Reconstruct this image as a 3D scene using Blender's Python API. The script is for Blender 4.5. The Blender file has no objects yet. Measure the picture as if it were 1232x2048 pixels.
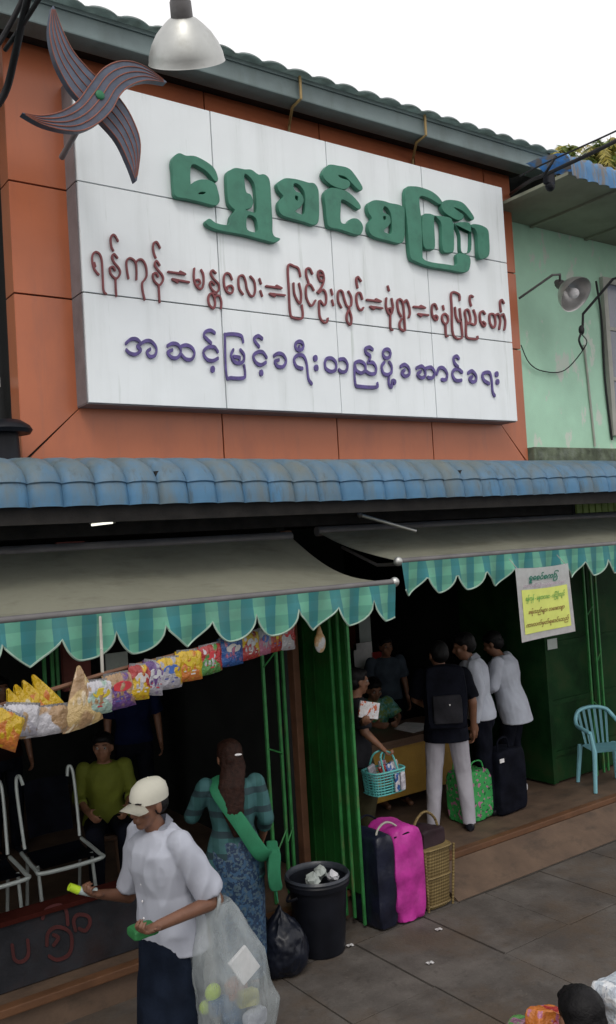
import bpy, bmesh, math, random
from mathutils import Vector, Matrix, noise as mnoise
import numpy as np
random.seed(7)
V = Vector
SC = bpy.context.scene
COL = SC.collection

# ------------------------------------------------------------------ camera
H = 2.85; F = 1780.0; YAW = math.radians(35.4); PIT = math.asin(60/1780); ROL = .06
def _rot():
    sy, cy = math.sin(YAW), math.cos(YAW); s, c = math.sin(PIT), math.cos(PIT)
    d = V((sy*c, cy*c, s)); u0 = V((-sy*s, -cy*s, c)); r0 = V((cy, -sy, 0))
    cr, sr = math.cos(ROL), math.sin(ROL)
    return r0*cr-u0*sr, u0*cr+r0*sr, d
R_, U_, D_ = _rot()
cd = bpy.data.cameras.new('camera'); cam = bpy.data.objects.new('camera', cd); COL.objects.link(cam)
cam.matrix_world = Matrix(((R_.x, U_.x, -D_.x, 0), (R_.y, U_.y, -D_.y, 0), (R_.z, U_.z, -D_.z, H), (0, 0, 0, 1)))
cd.sensor_fit = 'VERTICAL'; cd.sensor_height = 36; cd.lens = F/2048*36; cd.clip_start = .05; cd.clip_end = 2000
SC.camera = cam
# the survey of the photograph: where a sight line meets a real plane of the place
def ray(px, py): return D_+R_*((px-616)/F)+U_*((1024-py)/F)
def PY(px, py, Y): v = ray(px, py); t = Y/v.y; return V((v.x*t, Y, H+v.z*t))
def PZ(px, py, Z): v = ray(px, py); t = (Z-H)/v.z; return V((v.x*t, v.y*t, Z))
def PX(px, py, X): v = ray(px, py); t = X/v.x; return V((X, v.y*t, H+v.z*t))

# ------------------------------------------------------------------ world, sun, exposure
SUN_EL = math.radians(52); SUN_AZ = math.radians(215)      # compass from +Y, clockwise
W = bpy.data.worlds.new('World'); SC.world = W; W.use_nodes = True
nt = W.node_tree; nt.nodes.clear()
sky = nt.nodes.new('ShaderNodeTexSky'); sky.sky_type = 'NISHITA'; sky.sun_disc = False
sky.sun_elevation = SUN_EL; sky.sun_rotation = SUN_AZ; sky.dust_density = 4; sky.air_density = 1.3
b1 = nt.nodes.new('ShaderNodeBackground'); b1.inputs['Strength'].default_value = .10
b2 = nt.nodes.new('ShaderNodeBackground'); b2.inputs['Color'].default_value = (1, .975, .975, 1); b2.inputs['Strength'].default_value = .95
tc = nt.nodes.new('ShaderNodeTexCoord'); nz = nt.nodes.new('ShaderNodeTexNoise'); nz.inputs['Scale'].default_value = 2.2
mr = nt.nodes.new('ShaderNodeMapRange'); mr.inputs['From Min'].default_value = .3; mr.inputs['From Max'].default_value = .7
mr.inputs['To Min'].default_value = .78; mr.inputs['To Max'].default_value = .97
mx = nt.nodes.new('ShaderNodeMixShader'); out = nt.nodes.new('ShaderNodeOutputWorld')
L = nt.links.new
L(tc.outputs['Generated'], nz.inputs['Vector']); L(nz.outputs['Fac'], mr.inputs['Value']); L(mr.outputs[0], mx.inputs[0])
L(sky.outputs[0], b1.inputs[0]); L(b1.outputs[0], mx.inputs[1]); L(b2.outputs[0], mx.inputs[2]); L(mx.outputs[0], out.inputs[0])
sd = bpy.data.lights.new('sun', 'SUN'); sd.energy = .7; sd.angle = math.radians(18); sd.color = (1, .96, .9)
so = bpy.data.objects.new('sun', sd); COL.objects.link(so)
sv = V((math.sin(SUN_AZ)*math.cos(SUN_EL), math.cos(SUN_AZ)*math.cos(SUN_EL), math.sin(SUN_EL)))
so.rotation_euler = sv.to_track_quat('Z', 'Y').to_euler(); so.location = sv*30
vs = SC.view_settings; vs.view_transform = 'Standard'; vs.look = 'None'; vs.gamma = 1; vs.use_curve_mapping = False
vs.exposure = 0.40
try: SC.cycles.use_denoising = True
except Exception: pass

# ------------------------------------------------------------------ materials
MATS = {}
def _nodes(name):
    m = bpy.data.materials.new(name); m.use_nodes = True; n = m.node_tree
    return m, n, n.nodes['Principled BSDF'], n.links.new
def _mixc(n, fac, a, b, mode='MIX'):
    x = n.nodes.new('ShaderNodeMix'); x.data_type = 'RGBA'; x.blend_type = mode
    for s, v in ((x.inputs[0], fac), (x.inputs[6], a), (x.inputs[7], b)):
        if hasattr(v, 'is_output'): n.links.new(v, s)
        else: s.default_value = v if not isinstance(v, (tuple, list)) else (*v[:3], 1)
    return x.outputs[2]
def _noise(n, scale, detail=4, stretch=(1, 1, 1), lo=.35, hi=.65, coord='Object', rough=.55):
    t = n.nodes.new('ShaderNodeTexCoord'); mp = n.nodes.new('ShaderNodeMapping'); mp.inputs['Scale'].default_value = stretch
    z = n.nodes.new('ShaderNodeTexNoise'); z.inputs['Scale'].default_value = scale; z.inputs['Detail'].default_value = detail; z.inputs['Roughness'].default_value = rough
    n.links.new(t.outputs[coord], mp.inputs[0]); n.links.new(mp.outputs[0], z.inputs['Vector'])
    r = n.nodes.new('ShaderNodeMapRange'); r.inputs['From Min'].default_value = lo; r.inputs['From Max'].default_value = hi
    n.links.new(z.outputs['Fac'], r.inputs[0]); return r.outputs[0]
def _math(n, op, a, b=0.0):
    x = n.nodes.new('ShaderNodeMath'); x.operation = op
    for s, v in ((x.inputs[0], a), (x.inputs[1], b)):
        if hasattr(v, 'is_output'): n.links.new(v, s)
        else: s.default_value = v
    return x.outputs[0]
def _bump(n, p, h, strength, dist=.01):
    b = n.nodes.new('ShaderNodeBump'); b.inputs['Strength'].default_value = strength; b.inputs['Distance'].default_value = dist
    n.links.new(h, b.inputs['Height']); n.links.new(b.outputs[0], p.inputs['Normal'])
def mat(name, col, rough=.6, metal=0., var=.22, scale=6., bump=.15, bscale=70., dirt=None, damt=.5, dscale=3., dstretch=(1, 1, 1), dlo=.5, dhi=.75, alpha=1., emit=0., spec=.4):
    if name in MATS: return MATS[name]
    m, n, p, l = _nodes(name)
    a = tuple(c*(1-var) for c in col); b = tuple(min(1, c*(1+var)) for c in col)
    c = _mixc(n, _noise(n, scale, 5), a, b)
    if dirt:
        f = _math(n, 'MULTIPLY', _noise(n, dscale, 7, dstretch, dlo, dhi, rough=.65), damt)
        c = _mixc(n, f, c, dirt)
    l(c, p.inputs['Base Color'])
    p.inputs['Roughness'].default_value = rough; p.inputs['Metallic'].default_value = metal
    p.inputs['Specular IOR Level'].default_value = spec; p.inputs['Alpha'].default_value = alpha
    if bump: _bump(n, p, _noise(n, bscale, 3), bump, .004)
    if emit: p.inputs['Emission Color'].default_value = (*col, 1); p.inputs['Emission Strength'].default_value = emit
    MATS[name] = m; return m

WHITE = mat('white_cladding', (.80, .85, .87), .42, var=.035, scale=1.6, bump=.03, dirt=(.42, .46, .44), damt=.34, dscale=2.0, dstretch=(2.2, 1, .16), dlo=.5, dhi=.85)
def add_layer(m, col, amt, scale, stretch, lo, hi, updust=False):
    n = m.node_tree; p = n.nodes['Principled BSDF']; src = p.inputs['Base Color'].links[0].from_socket
    f = _math(n, 'MULTIPLY', _noise(n, scale, 6, stretch, lo, hi, rough=.7), amt)
    if updust:
        g_ = n.nodes.new('ShaderNodeNewGeometry'); sp_ = n.nodes.new('ShaderNodeSeparateXYZ'); n.links.new(g_.outputs['Normal'], sp_.inputs[0])
        q_ = n.nodes.new('ShaderNodeMapRange'); q_.inputs['From Min'].default_value = .18; q_.inputs['From Max'].default_value = .75; n.links.new(sp_.outputs[2], q_.inputs[0]); f = _math(n, 'MULTIPLY', f, q_.outputs[0])
    n.links.new(_mixc(n, f, src, col), p.inputs['Base Color'])
add_layer(WHITE, (.30, .36, .31), .75, 7, (1.3, 1, .07), .60, .80)
RETURN = mat('grey_sign_return', (.20, .19, .20), .45, var=.12, dirt=(.08, .08, .08), damt=.5, dscale=4)
JOINT = mat('dark_joint_sealant', (.03, .035, .035), .9, bump=0)
ORANGE = mat('terracotta_cladding', (.44, .135, .062), .30, var=.05, scale=2.2, bump=.02, dirt=(.22, .08, .06), damt=.35, dscale=2.2, dstretch=(1.5, 1, .5))
add_layer(ORANGE, (.24, .11, .08), .5, 8, (1.2, 1, .10), .56, .80)
GREENL = mat('green_letter_paint', (.050, .20, .135), .5, var=.1, bump=.05, dirt=(.02, .08, .06), damt=.5, dscale=7)
REDL = mat('maroon_letter_paint', (.20, .052, .058), .5, var=.15, bump=0)
PURPL = mat('purple_letter_paint', (.10, .075, .24), .5, var=.25, scale=20, bump=0)
GUTTER = mat('grey_blue_gutter_metal', (.17, .225, .225), .45, var=.12, scale=3, bump=.05, dirt=(.10, .13, .12), damt=.6, dscale=5, dstretch=(1, 1, .3))
ROOFT = mat('weathered_roof_tile', (.26, .32, .31), .7, var=.2, scale=9, dirt=(.14, .16, .13), damt=.6, dscale=6)
BLUE = mat('blue_corrugated_steel', (.15, .35, .56), .45, var=.08, scale=4, bump=.05, dirt=(.26, .28, .24), damt=.8, dscale=2.6, dstretch=(1.6, 1, .5), dlo=.45, dhi=.68)
add_layer(BLUE, (.30, .32, .28), .6, 5, (1, 1, 1), .25, .6, True)
add_layer(BLUE, (.16, .17, .14), .7, 11, (1.4, 1, .25), .55, .72)
BLUE2 = mat('blue_roof_steel', (.16, .36, .62), .45, var=.15, scale=4, bump=.05, dirt=(.34, .30, .26), damt=.9, dscale=9, dstretch=(1, 1, .12), dlo=.47, dhi=.55)
TURQ = mat('turquoise_plaster', (.42, .68, .51), .75, var=.10, scale=1.6, bump=.15, dirt=(.62, .64, .58), damt=.75, dscale=3.6, dstretch=(1.2, 1, .55), dlo=.57, dhi=.60)
MOLD = mat('mouldy_concrete', (.10, .12, .08), .95, var=.4, scale=10, bump=.6, dirt=(.22, .25, .22), damt=.7, dscale=8)
SOFFIT = mat('soffit_board', (.27, .28, .21), .8, var=.12, scale=2, dirt=(.17, .18, .13), damt=.5)
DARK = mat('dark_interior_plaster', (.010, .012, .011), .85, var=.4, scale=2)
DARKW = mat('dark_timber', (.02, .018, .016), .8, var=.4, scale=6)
NEIGH = mat('green_neighbour_wall', (.05, .13, .10), .8, var=.25, scale=2, dirt=(.1, .12, .1), damt=.6)
AWN = mat('awning_canvas', (.38, .38, .295), .8, var=.10, scale=1.5, bump=.08, bscale=30, dirt=(.25, .25, .19), damt=.6, dscale=1.6, dlo=.45, dhi=.7)
add_layer(AWN, (.17, .17, .12), .6, 2.2, (1, 2.2, 1), .52, .75)
ALU = mat('brushed_aluminium', (.48, .49, .47), .45, metal=.85, var=.08, scale=5, bump=.04, dirt=(.30, .29, .25), damt=.6, dscale=6)
ALUG = mat('grey_lamp_neck', (.14, .135, .135), .5, metal=.3, var=.15)
CHROME = mat('painted_steel_tube', (.42, .46, .44), .35, metal=.2, var=.1)
BLACKP = mat('black_plastic', (.007, .008, .012), .45, spec=.22, var=.3, bump=.03)
BLACKC = mat('black_cable', (.012, .012, .014), .6, var=.3, bump=0)
GATE = mat('green_gate_paint', (.032, .185, .05), .45, var=.2, scale=12, dirt=(.16, .11, .05), damt=.6, dscale=14, dstretch=(1, 1, .3), dlo=.55, dhi=.7)
SHUT = mat('dark_green_shutter', (.010, .075, .014), .6, var=.3, scale=3, spec=.15, dirt=(.03, .03, .01), damt=.5, dscale=5)
BROWN = mat('brown_post_paint', (.13, .06, .032), .6, var=.2)
PAVE = mat('pavement_slab', (.094, .083, .074), .85, var=.18, scale=3.5, bump=.35, bscale=45, dirt=(.048, .040, .034), damt=.85, dscale=1.7, dlo=.42, dhi=.62)
add_layer(PAVE, (.030, .026, .022), .7, 8, (1, 1, 1), .56, .72)
add_layer(PAVE, (.16, .14, .12), .5, 26, (1, 1, 1), .62, .70)
add_layer(PAVE, (.08, .055, .035), .6, 1.1, (1, 1, 1), .48, .62)
PAVEJ = mat('pavement_joint_dirt', (.040, .034, .028), .95, bump=.3)
PLAT = mat('brown_terrazzo_step', (.105, .068, .045), .7, var=.18, scale=4, bump=.15, dirt=(.06, .04, .03), damt=.6, dscale=3)
EDGE = mat('orange_step_nosing', (.105, .048, .022), .6, var=.2)
ROAD = mat('road_asphalt', (.05, .05, .05), .9, var=.2, scale=5, bump=.4)
CORD = mat('pale_cord', (.35, .34, .3), .7, bump=0)
BRASS = mat('ochre_conduit', (.36, .25, .10), .5, var=.2, bump=0)
PAPER = mat('paper', (.74, .73, .73), .8, var=.06, scale=20, bump=.02)
YELLOWP = mat('banner_yellow_print', (.60, .66, .16), .7, var=.06, scale=10, bump=.02)
INKG = mat('green_ink', (.02, .16, .11), .7, bump=0)
INKR = mat('brown_ink', (.22, .12, .04), .7, bump=0)
INKP = mat('pink_ink', (.45, .33, .42), .7, bump=0)
INKY = mat('leaf_green_ink', (.15, .36, .08), .7, bump=0)
SKIN = mat('brown_skin', (.20, .095, .055), .5, var=.12, scale=14, bump=.05)
SKIND = mat('tanned_skin', (.15, .07, .042), .5, var=.12, scale=14, bump=.05)
HAIR = mat('black_hair', (.004, .0035, .004), .55, spec=.2, var=.4, scale=40, bump=.3, bscale=90)
HAIRB = mat('reddish_brown_hair', (.022, .009, .006), .6, spec=.15, var=.35, scale=40, bump=.4, bscale=90)
EYEW = mat('eye_white', (.26, .24, .22), .5, bump=0); EYED = mat('eye_dark', (.01, .008, .006), .2, bump=0)
SHIRTW = mat('white_cotton', (.37, .39, .45), .8, var=.05, bump=.1, bscale=200)
SHIRTG = mat('pale_grey_cotton', (.46, .49, .56), .8, var=.08, bump=.1, bscale=200)
TROU = mat('light_grey_trousers', (.36, .35, .39), .8, var=.1, bump=.15, bscale=120)
NAVY = mat('dark_navy_cloth', (.008, .012, .022), .8, var=.3, bump=.15, spec=.06)
BLACKF = mat('black_fabric', (.006, .007, .012), .75, var=.4, bump=.15, spec=.06)
GREYC = mat('charcoal_cloth', (.022, .022, .026), .8, var=.3, spec=.06)
OLIVE = mat('olive_skirt_cloth', (.045, .04, .022), .8, var=.3, spec=.06)
YELG = mat('yellow_green_cloth', (.12, .14, .012), .8, var=.12)
CAPM = mat('beige_cap_cloth', (.46, .45, .38), .8, var=.06, bump=.1, bscale=160)
TEALP = mat('teal_plastic', (.10, .42, .40), .35, var=.08, bump=.02)
CHAIRM = mat('pale_blue_chair_plastic', (.20, .44, .50), .35, var=.08, bump=.02)
PINK = mat('magenta_bag_vinyl', (.40, .028, .25), .5, var=.22, scale=9, bump=.3, bscale=25)
NAVYB = mat('navy_bag_vinyl', (.008, .010, .022), .35, var=.3, bump=.3, bscale=22)
DESK = mat('yellow_desk_laminate', (.34, .20, .035), .5, var=.1)
DESKT = mat('brown_desk_top', (.12, .07, .045), .45, var=.15)
REDB = mat('red_brown_pier', (.035, .008, .006), .9, spec=.03, var=.25)
WHITEB = mat('white_board', (.36, .40, .38), .7, var=.1)
LEAFG0 = mat('palm_leaf', (.20, .25, .08), .6, var=.5, scale=2, bump=0)
LEAFY = mat('yellow_palm_leaf', (.55, .47, .18), .6, var=.4, scale=2, bump=0)
TRUNK = mat('palm_trunk', (.13, .10, .07), .9, var=.3)
GLASSW = mat('window_glass', (.14, .15, .19), .12, var=.1, bump=0, spec=.8)
FRAMEW = mat('window_frame_paint', (.36, .36, .32), .6, var=.1)
add_layer(PLAT, (.04, .03, .022), .7, 6, (.6, 1, 1), .52, .70)
STONEW = mat('grey_low_wall', (.022, .023, .027), .9, spec=.1, var=.3, scale=4, dirt=(.03, .015, .012), damt=.6)
DKRED = mat('dark_red_paint', (.055, .010, .010), .8, bump=0)
TUBEL = mat('fluorescent_tube', (1, .98, .85), .4, var=0, bump=0, emit=1.0)


def mat_clear(name, col=(.75, .8, .8), alpha=.42, rough=.25):
    m, n, p, l = _nodes(name)
    f = _noise(n, 9, 4, (1, 1, .35), .3, .7)
    a = _math(n, 'ADD', _math(n, 'MULTIPLY', f, .35), alpha-.15); l(a, p.inputs['Alpha'])
    p.inputs['Base Color'].default_value = (*col, 1); p.inputs['Roughness'].default_value = rough
    _bump(n, p, _noise(n, 10, 3, (1, 1, .3)), .35, .02); MATS[name] = m; return m
PLAST = mat_clear('clear_plastic_film', (.36, .40, .41), .42)
def mat_pack(name, c1, c2, c3, sc=7., seed=0.):
    m, n, p, l = _nodes(name)
    f = _noise(n, sc, 1, (1, 1, 1), .48, .52); g = _noise(n, sc*1.7, 2, (1, 1.3, .7), .56, .6)
    c = _mixc(n, f, c1, c2); c = _mixc(n, g, c, c3); l(c, p.inputs['Base Color'])
    p.inputs['Roughness'].default_value = .26; p.inputs['Specular IOR Level'].default_value = .6
    _bump(n, p, _noise(n, 22, 3), .45, .012); MATS[name] = m; return m
def mat_valance(name, per=.082):
    m, n, p, l = _nodes(name)
    t = n.nodes.new('ShaderNodeTexCoord'); s = n.nodes.new('ShaderNodeSeparateXYZ'); l(t.outputs['Object'], s.inputs[0])
    wob = _math(n, 'MULTIPLY', _noise(n, 5, 2, lo=0, hi=1), .02)
    fx = _math(n, 'FRACT', _math(n, 'DIVIDE', _math(n, 'ADD', s.outputs[0], wob), per*2))
    a = _math(n, 'GREATER_THAN', fx, .5)
    c = _mixc(n, a, (.26, .68, .50), (.08, .38, .42))
    fz = _math(n, 'FRACT', _math(n, 'DIVIDE', s.outputs[2], per*1.6))
    c = _mixc(n, _math(n, 'MULTIPLY', _math(n, 'GREATER_THAN', fz, .5), .30), c, (.04, .27, .24))
    c = _mixc(n, _math(n, 'MULTIPLY', _noise(n, 6, 5, lo=.4, hi=.75), .45), c, (.16, .28, .23))
    l(c, p.inputs['Base Color']); p.inputs['Roughness'].default_value = .7; MATS[name] = m; return m
VAL = mat_valance('teal_check_canvas'); PIPING = mat('pale_hem_tape', (.34, .46, .38), .7, bump=0)
def mat_check(name, base, a, b, per, coord='Object'):
    m, n, p, l = _nodes(name)
    t = n.nodes.new('ShaderNodeTexCoord'); s = n.nodes.new('ShaderNodeSeparateXYZ'); l(t.outputs[coord], s.inputs[0])
    fx = _math(n, 'GREATER_THAN', _math(n, 'FRACT', _math(n, 'DIVIDE', s.outputs[0], per)), .6)
    fz = _math(n, 'GREATER_THAN', _math(n, 'FRACT', _math(n, 'DIVIDE', s.outputs[2], per*1.3)), .68)
    c = _mixc(n, _math(n, 'MULTIPLY', fx, .8), base, a); c = _mixc(n, _math(n, 'MULTIPLY', fz, .85), c, b)
    c = _mixc(n, _math(n, 'MULTIPLY', _noise(n, 12, 3), .5), c, tuple(x*.6 for x in base))
    l(c, p.inputs['Base Color']); p.inputs['Roughness'].default_value = .8; MATS[name] = m; return m
PLAID = mat_check('teal_plaid_cloth', (.034, .115, .12), (.012, .07, .065), (.008, .015, .025), .10)
def mat_spots(name, base, c1, c2, sc, t=.56):
    m, n, p, l = _nodes(name)
    c = _mixc(n, _noise(n, sc, 2, lo=t, hi=t+.03), base, c1); c = _mixc(n, _noise(n, sc*1.6, 3, lo=t+.02, hi=t+.05), c, c2)
    l(c, p.inputs['Base Color']); p.inputs['Roughness'].default_value = .6; MATS[name] = m; return m
BATIK = mat_spots('blue_patterned_longyi', (.008, .028, .07), (.03, .08, .15), (.06, .10, .13), 30, .52)
FLORAL = mat_spots('green_floral_vinyl', (.03, .30, .07), (.40, .14, .26), (.004, .05, .02), 22, .58)
TEALF = mat_spots('green_teal_floral_blouse', (.045, .21, .13), (.16, .26, .07), (.14, .36, .34), 16, .5)
GSASH = mat('green_sling_cloth', (.016, .15, .07), .8, var=.12)
def mat_weave(name, a, b, sc):
    m, n, p, l = _nodes(name)
    t = n.nodes.new('ShaderNodeTexCoord'); s = n.nodes.new('ShaderNodeSeparateXYZ'); l(t.outputs['Object'], s.inputs[0])
    u = _math(n, 'ADD', s.outputs[0], s.outputs[1])
    w1 = _math(n, 'SINE', _math(n, 'MULTIPLY', _math(n, 'ADD', u, s.outputs[2]), sc)); w2 = _math(n, 'SINE', _math(n, 'MULTIPLY', _math(n, 'SUBTRACT', u, s.outputs[2]), sc))
    f = _math(n, 'MULTIPLY', w1, w2); g = _math(n, 'ADD', _math(n, 'MULTIPLY', f, .5), .5)
    c = _mixc(n, g, a, b); c = _mixc(n, _math(n, 'MULTIPLY', _noise(n, 8, 4), .5), c, a)
    l(c, p.inputs['Base Color']); p.inputs['Roughness'].default_value = .7; _bump(n, p, g, .7, .006); MATS[name] = m; return m
WICK = mat_weave('woven_cane', (.10, .065, .022), (.26, .19, .07), 130)

# ------------------------------------------------------------------ object helpers
ORG = {}
def tag(o, label=None, cat=None, group=None, kind=None):
    if label: o['label'] = label
    if cat: o['category'] = cat
    if group: o['group'] = group
    if kind: o['kind'] = kind
    return o
def empty(name, loc, label=None, cat=None, group=None, kind=None):
    o = bpy.data.objects.new(name, None); o.empty_display_size = .1; COL.objects.link(o); o.location = V(loc); ORG[o.name] = V(loc)
    return tag(o, label, cat, group, kind)
def link(name, me, m, parent=None, origin=None):
    o = bpy.data.objects.new(name, me)
    if m is not None and not me.materials: me.materials.append(m)
    COL.objects.link(o)
    if parent is not None:
        g = ORG[parent.name]; me.transform(Matrix.Translation(-g)); o.parent = parent; ORG[o.name] = g
    else:
        g = V(origin) if origin is not None else V((0, 0, 0))
        me.transform(Matrix.Translation(-g)); o.location = g; ORG[o.name] = g
    return o
class MB:
    def __init__(s): s.b = bmesh.new()
    def box(s, lo, hi, rot=None, c=None):
        lo, hi = V(lo), V(hi); ctr = (lo+hi)/2; sz = hi-lo
        M = Matrix.Translation(ctr) @ (rot.to_4x4() if rot else Matrix()) @ Matrix.Diagonal((abs(sz.x), abs(sz.y), abs(sz.z), 1))
        bmesh.ops.create_cube(s.b, size=1, matrix=M); return s
    def sph(s, c, r, rot=None, seg=14, ring=9):
        if not hasattr(r, '__len__'): r = (r, r, r)
        M = Matrix.Translation(V(c)) @ (rot.to_4x4() if rot else Matrix()) @ Matrix.Diagonal((*r, 1))
        bmesh.ops.create_uvsphere(s.b, u_segments=seg, v_segments=ring, radius=1, matrix=M); return s
    def cone(s, a, b, ra, rb, seg=12, cap=True):
        a, b = V(a), V(b); d = b-a
        if d.length < 1e-6: return s
        M = Matrix.Translation((a+b)/2) @ d.to_track_quat('Z', 'Y').to_matrix().to_4x4()
        bmesh.ops.create_cone(s.b, cap_ends=cap, segments=seg, radius1=ra, radius2=rb, depth=d.length, matrix=M); return s
    def cap(s, a, b, ra, rb, seg=12):
        s.cone(a, b, ra, rb, seg); s.sph(a, ra, seg=seg, ring=8); s.sph(b, rb, seg=seg, ring=8); return s
    def tube(s, pts, r, seg=8, closed=False):
        pts = [V(p) for p in pts]; n = len(pts); rings = []; up = None
        for i, p in enumerate(pts):
            a = pts[i-1] if (i > 0 or closed) else p; b = pts[(i+1) % n] if (i < n-1 or closed) else p
            t = (b-a).normalized()
            if up is None: up = t.orthogonal().normalized()
            up = (up-t*up.dot(t)).normalized(); w = t.cross(up)
            rr = r[i] if hasattr(r, '__len__') else r
            rings.append([s.b.verts.new(p+(up*math.cos(k*2*math.pi/seg)+w*math.sin(k*2*math.pi/seg))*rr) for k in range(seg)])
        for i in range(n if closed else n-1):
            A, B = rings[i], rings[(i+1) % n]
            for k in range(seg): s.b.faces.new((A[k], A[(k+1) % seg], B[(k+1) % seg], B[k]))
        if not closed:
            s.b.faces.new(rings[0][::-1]); s.b.faces.new(rings[-1])
        return s
    def loft(s, rings, seg=20, power=2.0):
        R = []
        for c, ax, ay in rings:
            c, ax, ay = V(c), V(ax), V(ay); row = []
            for k in range(seg):
                t = k*2*math.pi/seg; cx, sx = math.cos(t), math.sin(t)
                cx = math.copysign(abs(cx)**(2/power), cx); sx = math.copysign(abs(sx)**(2/power), sx)
                row.append(s.b.verts.new(c+ax*cx+ay*sx))
            R.append(row)
        for i in range(len(R)-1):
            for k in range(seg): s.b.faces.new((R[i][k], R[i][(k+1) % seg], R[i+1][(k+1) % seg], R[i+1][k]))
        s.b.faces.new(R[0][::-1]); s.b.faces.new(R[-1]); return s
    def lathe(s, c, axis, prof, seg=32, cap=False):
        ax = V(axis).normalized(); u = ax.orthogonal().normalized(); w = ax.cross(u); rows = []
        for h, r in prof: rows.append([s.b.verts.new(V(c)+ax*h+(u*math.cos(k*2*math.pi/seg)+w*math.sin(k*2*math.pi/seg))*max(r, 1e-4)) for k in range(seg)])
        for i in range(len(rows)-1):
            for k in range(seg): s.b.faces.new((rows[i][k], rows[i][(k+1) % seg], rows[i+1][(k+1) % seg], rows[i+1][k]))
        if cap: s.b.faces.new(rows[0][::-1]); s.b.faces.new(rows[-1])
        return s
    def grid(s, fn, nu, nv, closeu=False):
        P = [[s.b.verts.new(V(fn(i/nu, j/nv))) for j in range(nv+1)] for i in range(nu+1)]
        for i in range(nu):
            for j in range(nv): s.b.faces.new((P[i][j], P[i+1][j], P[i+1][j+1], P[i][j+1]))
        return s
    def prism(s, poly, y0, y1):                       # polygon in (x, z) extruded along y
        A = [s.b.verts.new((x, y0, z)) for x, z in poly]; B = [s.b.verts.new((x, y1, z)) for x, z in poly]; n = len(poly)
        s.b.faces.new(A); s.b.faces.new(B[::-1])
        for i in range(n): s.b.faces.new((A[i], B[i], B[(i+1) % n], A[(i+1) % n]))
        return s
    def mesh(s, name='m', smooth=False, bevel=0., thick=0.):
        if thick:
            g = bmesh.ops.solidify(s.b, geom=s.b.faces[:], thickness=thick)
        bmesh.ops.recalc_face_normals(s.b, faces=s.b.faces)
        if bevel: bmesh.ops.bevel(s.b, geom=[e for e in s.b.edges if e.is_manifold and e.calc_face_angle(0) > .6], offset=bevel, segments=2, affect='EDGES', profile=.6)
        me = bpy.data.meshes.new(name); s.b.to_mesh(me); s.b.free()
        if smooth:
            me.polygons.foreach_set('use_smooth', [True]*len(me.polygons))
            try: me.set_sharp_from_angle(angle=math.radians(45))
            except Exception: pass
        return me
    def build(s, name, m, parent=None, smooth=False, bevel=0., thick=0., origin=None):
        return link(name, s.mesh(name, smooth, bevel, thick), m, parent, origin)
def remeshed(mb, voxel, smooth=3, fold=0., fscale=9., fstretch=(1, 1, .5), name='m'):
    bmesh.ops.recalc_face_normals(mb.b, faces=mb.b.faces)
    me = bpy.data.meshes.new('tmp'); mb.b.to_mesh(me); mb.b.free()
    o = bpy.data.objects.new('tmp', me); COL.objects.link(o)
    r = o.modifiers.new('r', 'REMESH'); r.mode = 'VOXEL'; r.voxel_size = voxel
    if smooth: q = o.modifiers.new('s', 'SMOOTH'); q.iterations = smooth; q.factor = .5
    dg = bpy.context.evaluated_depsgraph_get(); ev = o.evaluated_get(dg)
    res = bpy.data.meshes.new_from_object(ev); res.name = name
    bpy.data.objects.remove(o); bpy.data.meshes.remove(me)
    if fold:
        co = np.empty(len(res.vertices)*3, 'f'); res.vertices.foreach_get('co', co); no = np.empty_like(co); res.vertices.foreach_get('normal', no)
        co = co.reshape(-1, 3); no = no.reshape(-1, 3)
        zmn = co[:, 2].min()
        for i in range(len(co)):
            x, y, z = co[i]; ek = min(1., max(0., (z-zmn-.03)/.10)); q = V((x*fscale*fstretch[0]+z*3, y*fscale*fstretch[1]-z*2, z*fscale*fstretch[2]))
            co[i] += no[i]*fold*ek*(1-2*abs(mnoise.noise(q)))
        res.vertices.foreach_set('co', co.ravel())
    res.polygons.foreach_set('use_smooth', [True]*len(res.polygons)); return res
def catmull(P, n=6, closed=False):
    P = [V((*p, 0)) if len(p) == 2 else V(p) for p in P]; N = len(P); out = []
    rng = range(N if closed else N-1)
    for i in rng:
        g = lambda k: P[k % N] if closed else P[max(0, min(N-1, k))]
        a, b, c, d = g(i-1), g(i), g(i+1), g(i+2)
        for k in range(n):
            t = k/n; out.append(.5*((2*b)+(c-a)*t+(2*a-5*b+4*c-d)*t*t+(-a+3*b-3*c+d)*t*t*t))
    if not closed: out.append(P[-1])
    return out

# ================================================================== GROUND
b = MB(); b.box((-60, -60, -.5), (90, 90, -.13)); o = b.build('road', ROAD); tag(o, kind='structure')
pv = empty('pavement', (0, 2.3, 0), kind='structure')
b = MB(); b.box((-8, 2.3, -.13), (20, 5.6, -.012)); b.build('bedding', PAVEJ, pv)
xs = [-.09+.655*k-3.95+.0 for k in range(0, 24)]
ys = [2.3, 2.9, 3.62, 4.31, 5.12]
sl = None
for j in range(4):
    for k in range(len(xs)-1):
        off = 0 if j != 1 else .3
        gx = .003+random.random()*.0035; dz = random.uniform(-.005, .004)
        b = MB(); b.box((xs[k]+off+gx, ys[j]+gx, -.1), (xs[k+1]+off-gx, ys[j+1]-gx, dz))
        for v in b.b.verts: v.co.z += random.uniform(-.003, .003) if v.co.z > -.05 else 0
        b.build('slab', PAVE, pv, bevel=.004)
pl = empty('shop_platform', (5, 7.5, 0), kind='structure')
b = MB(); b.box((-3, 5.50, -.05), (14, 11, .214)); b.build('floor_slab', PLAT, pl)
b = MB(); b.box((-3, 5.455, .17), (14, 5.53, .222)); b.build('step_nosing', EDGE, pl, bevel=.008)
b = MB(); b.prism([(5.14, -.02), (5.14, .0), (5.454, .17), (5.454, -.02)], 0, 1)
me = b.mesh('apron'); 
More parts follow.
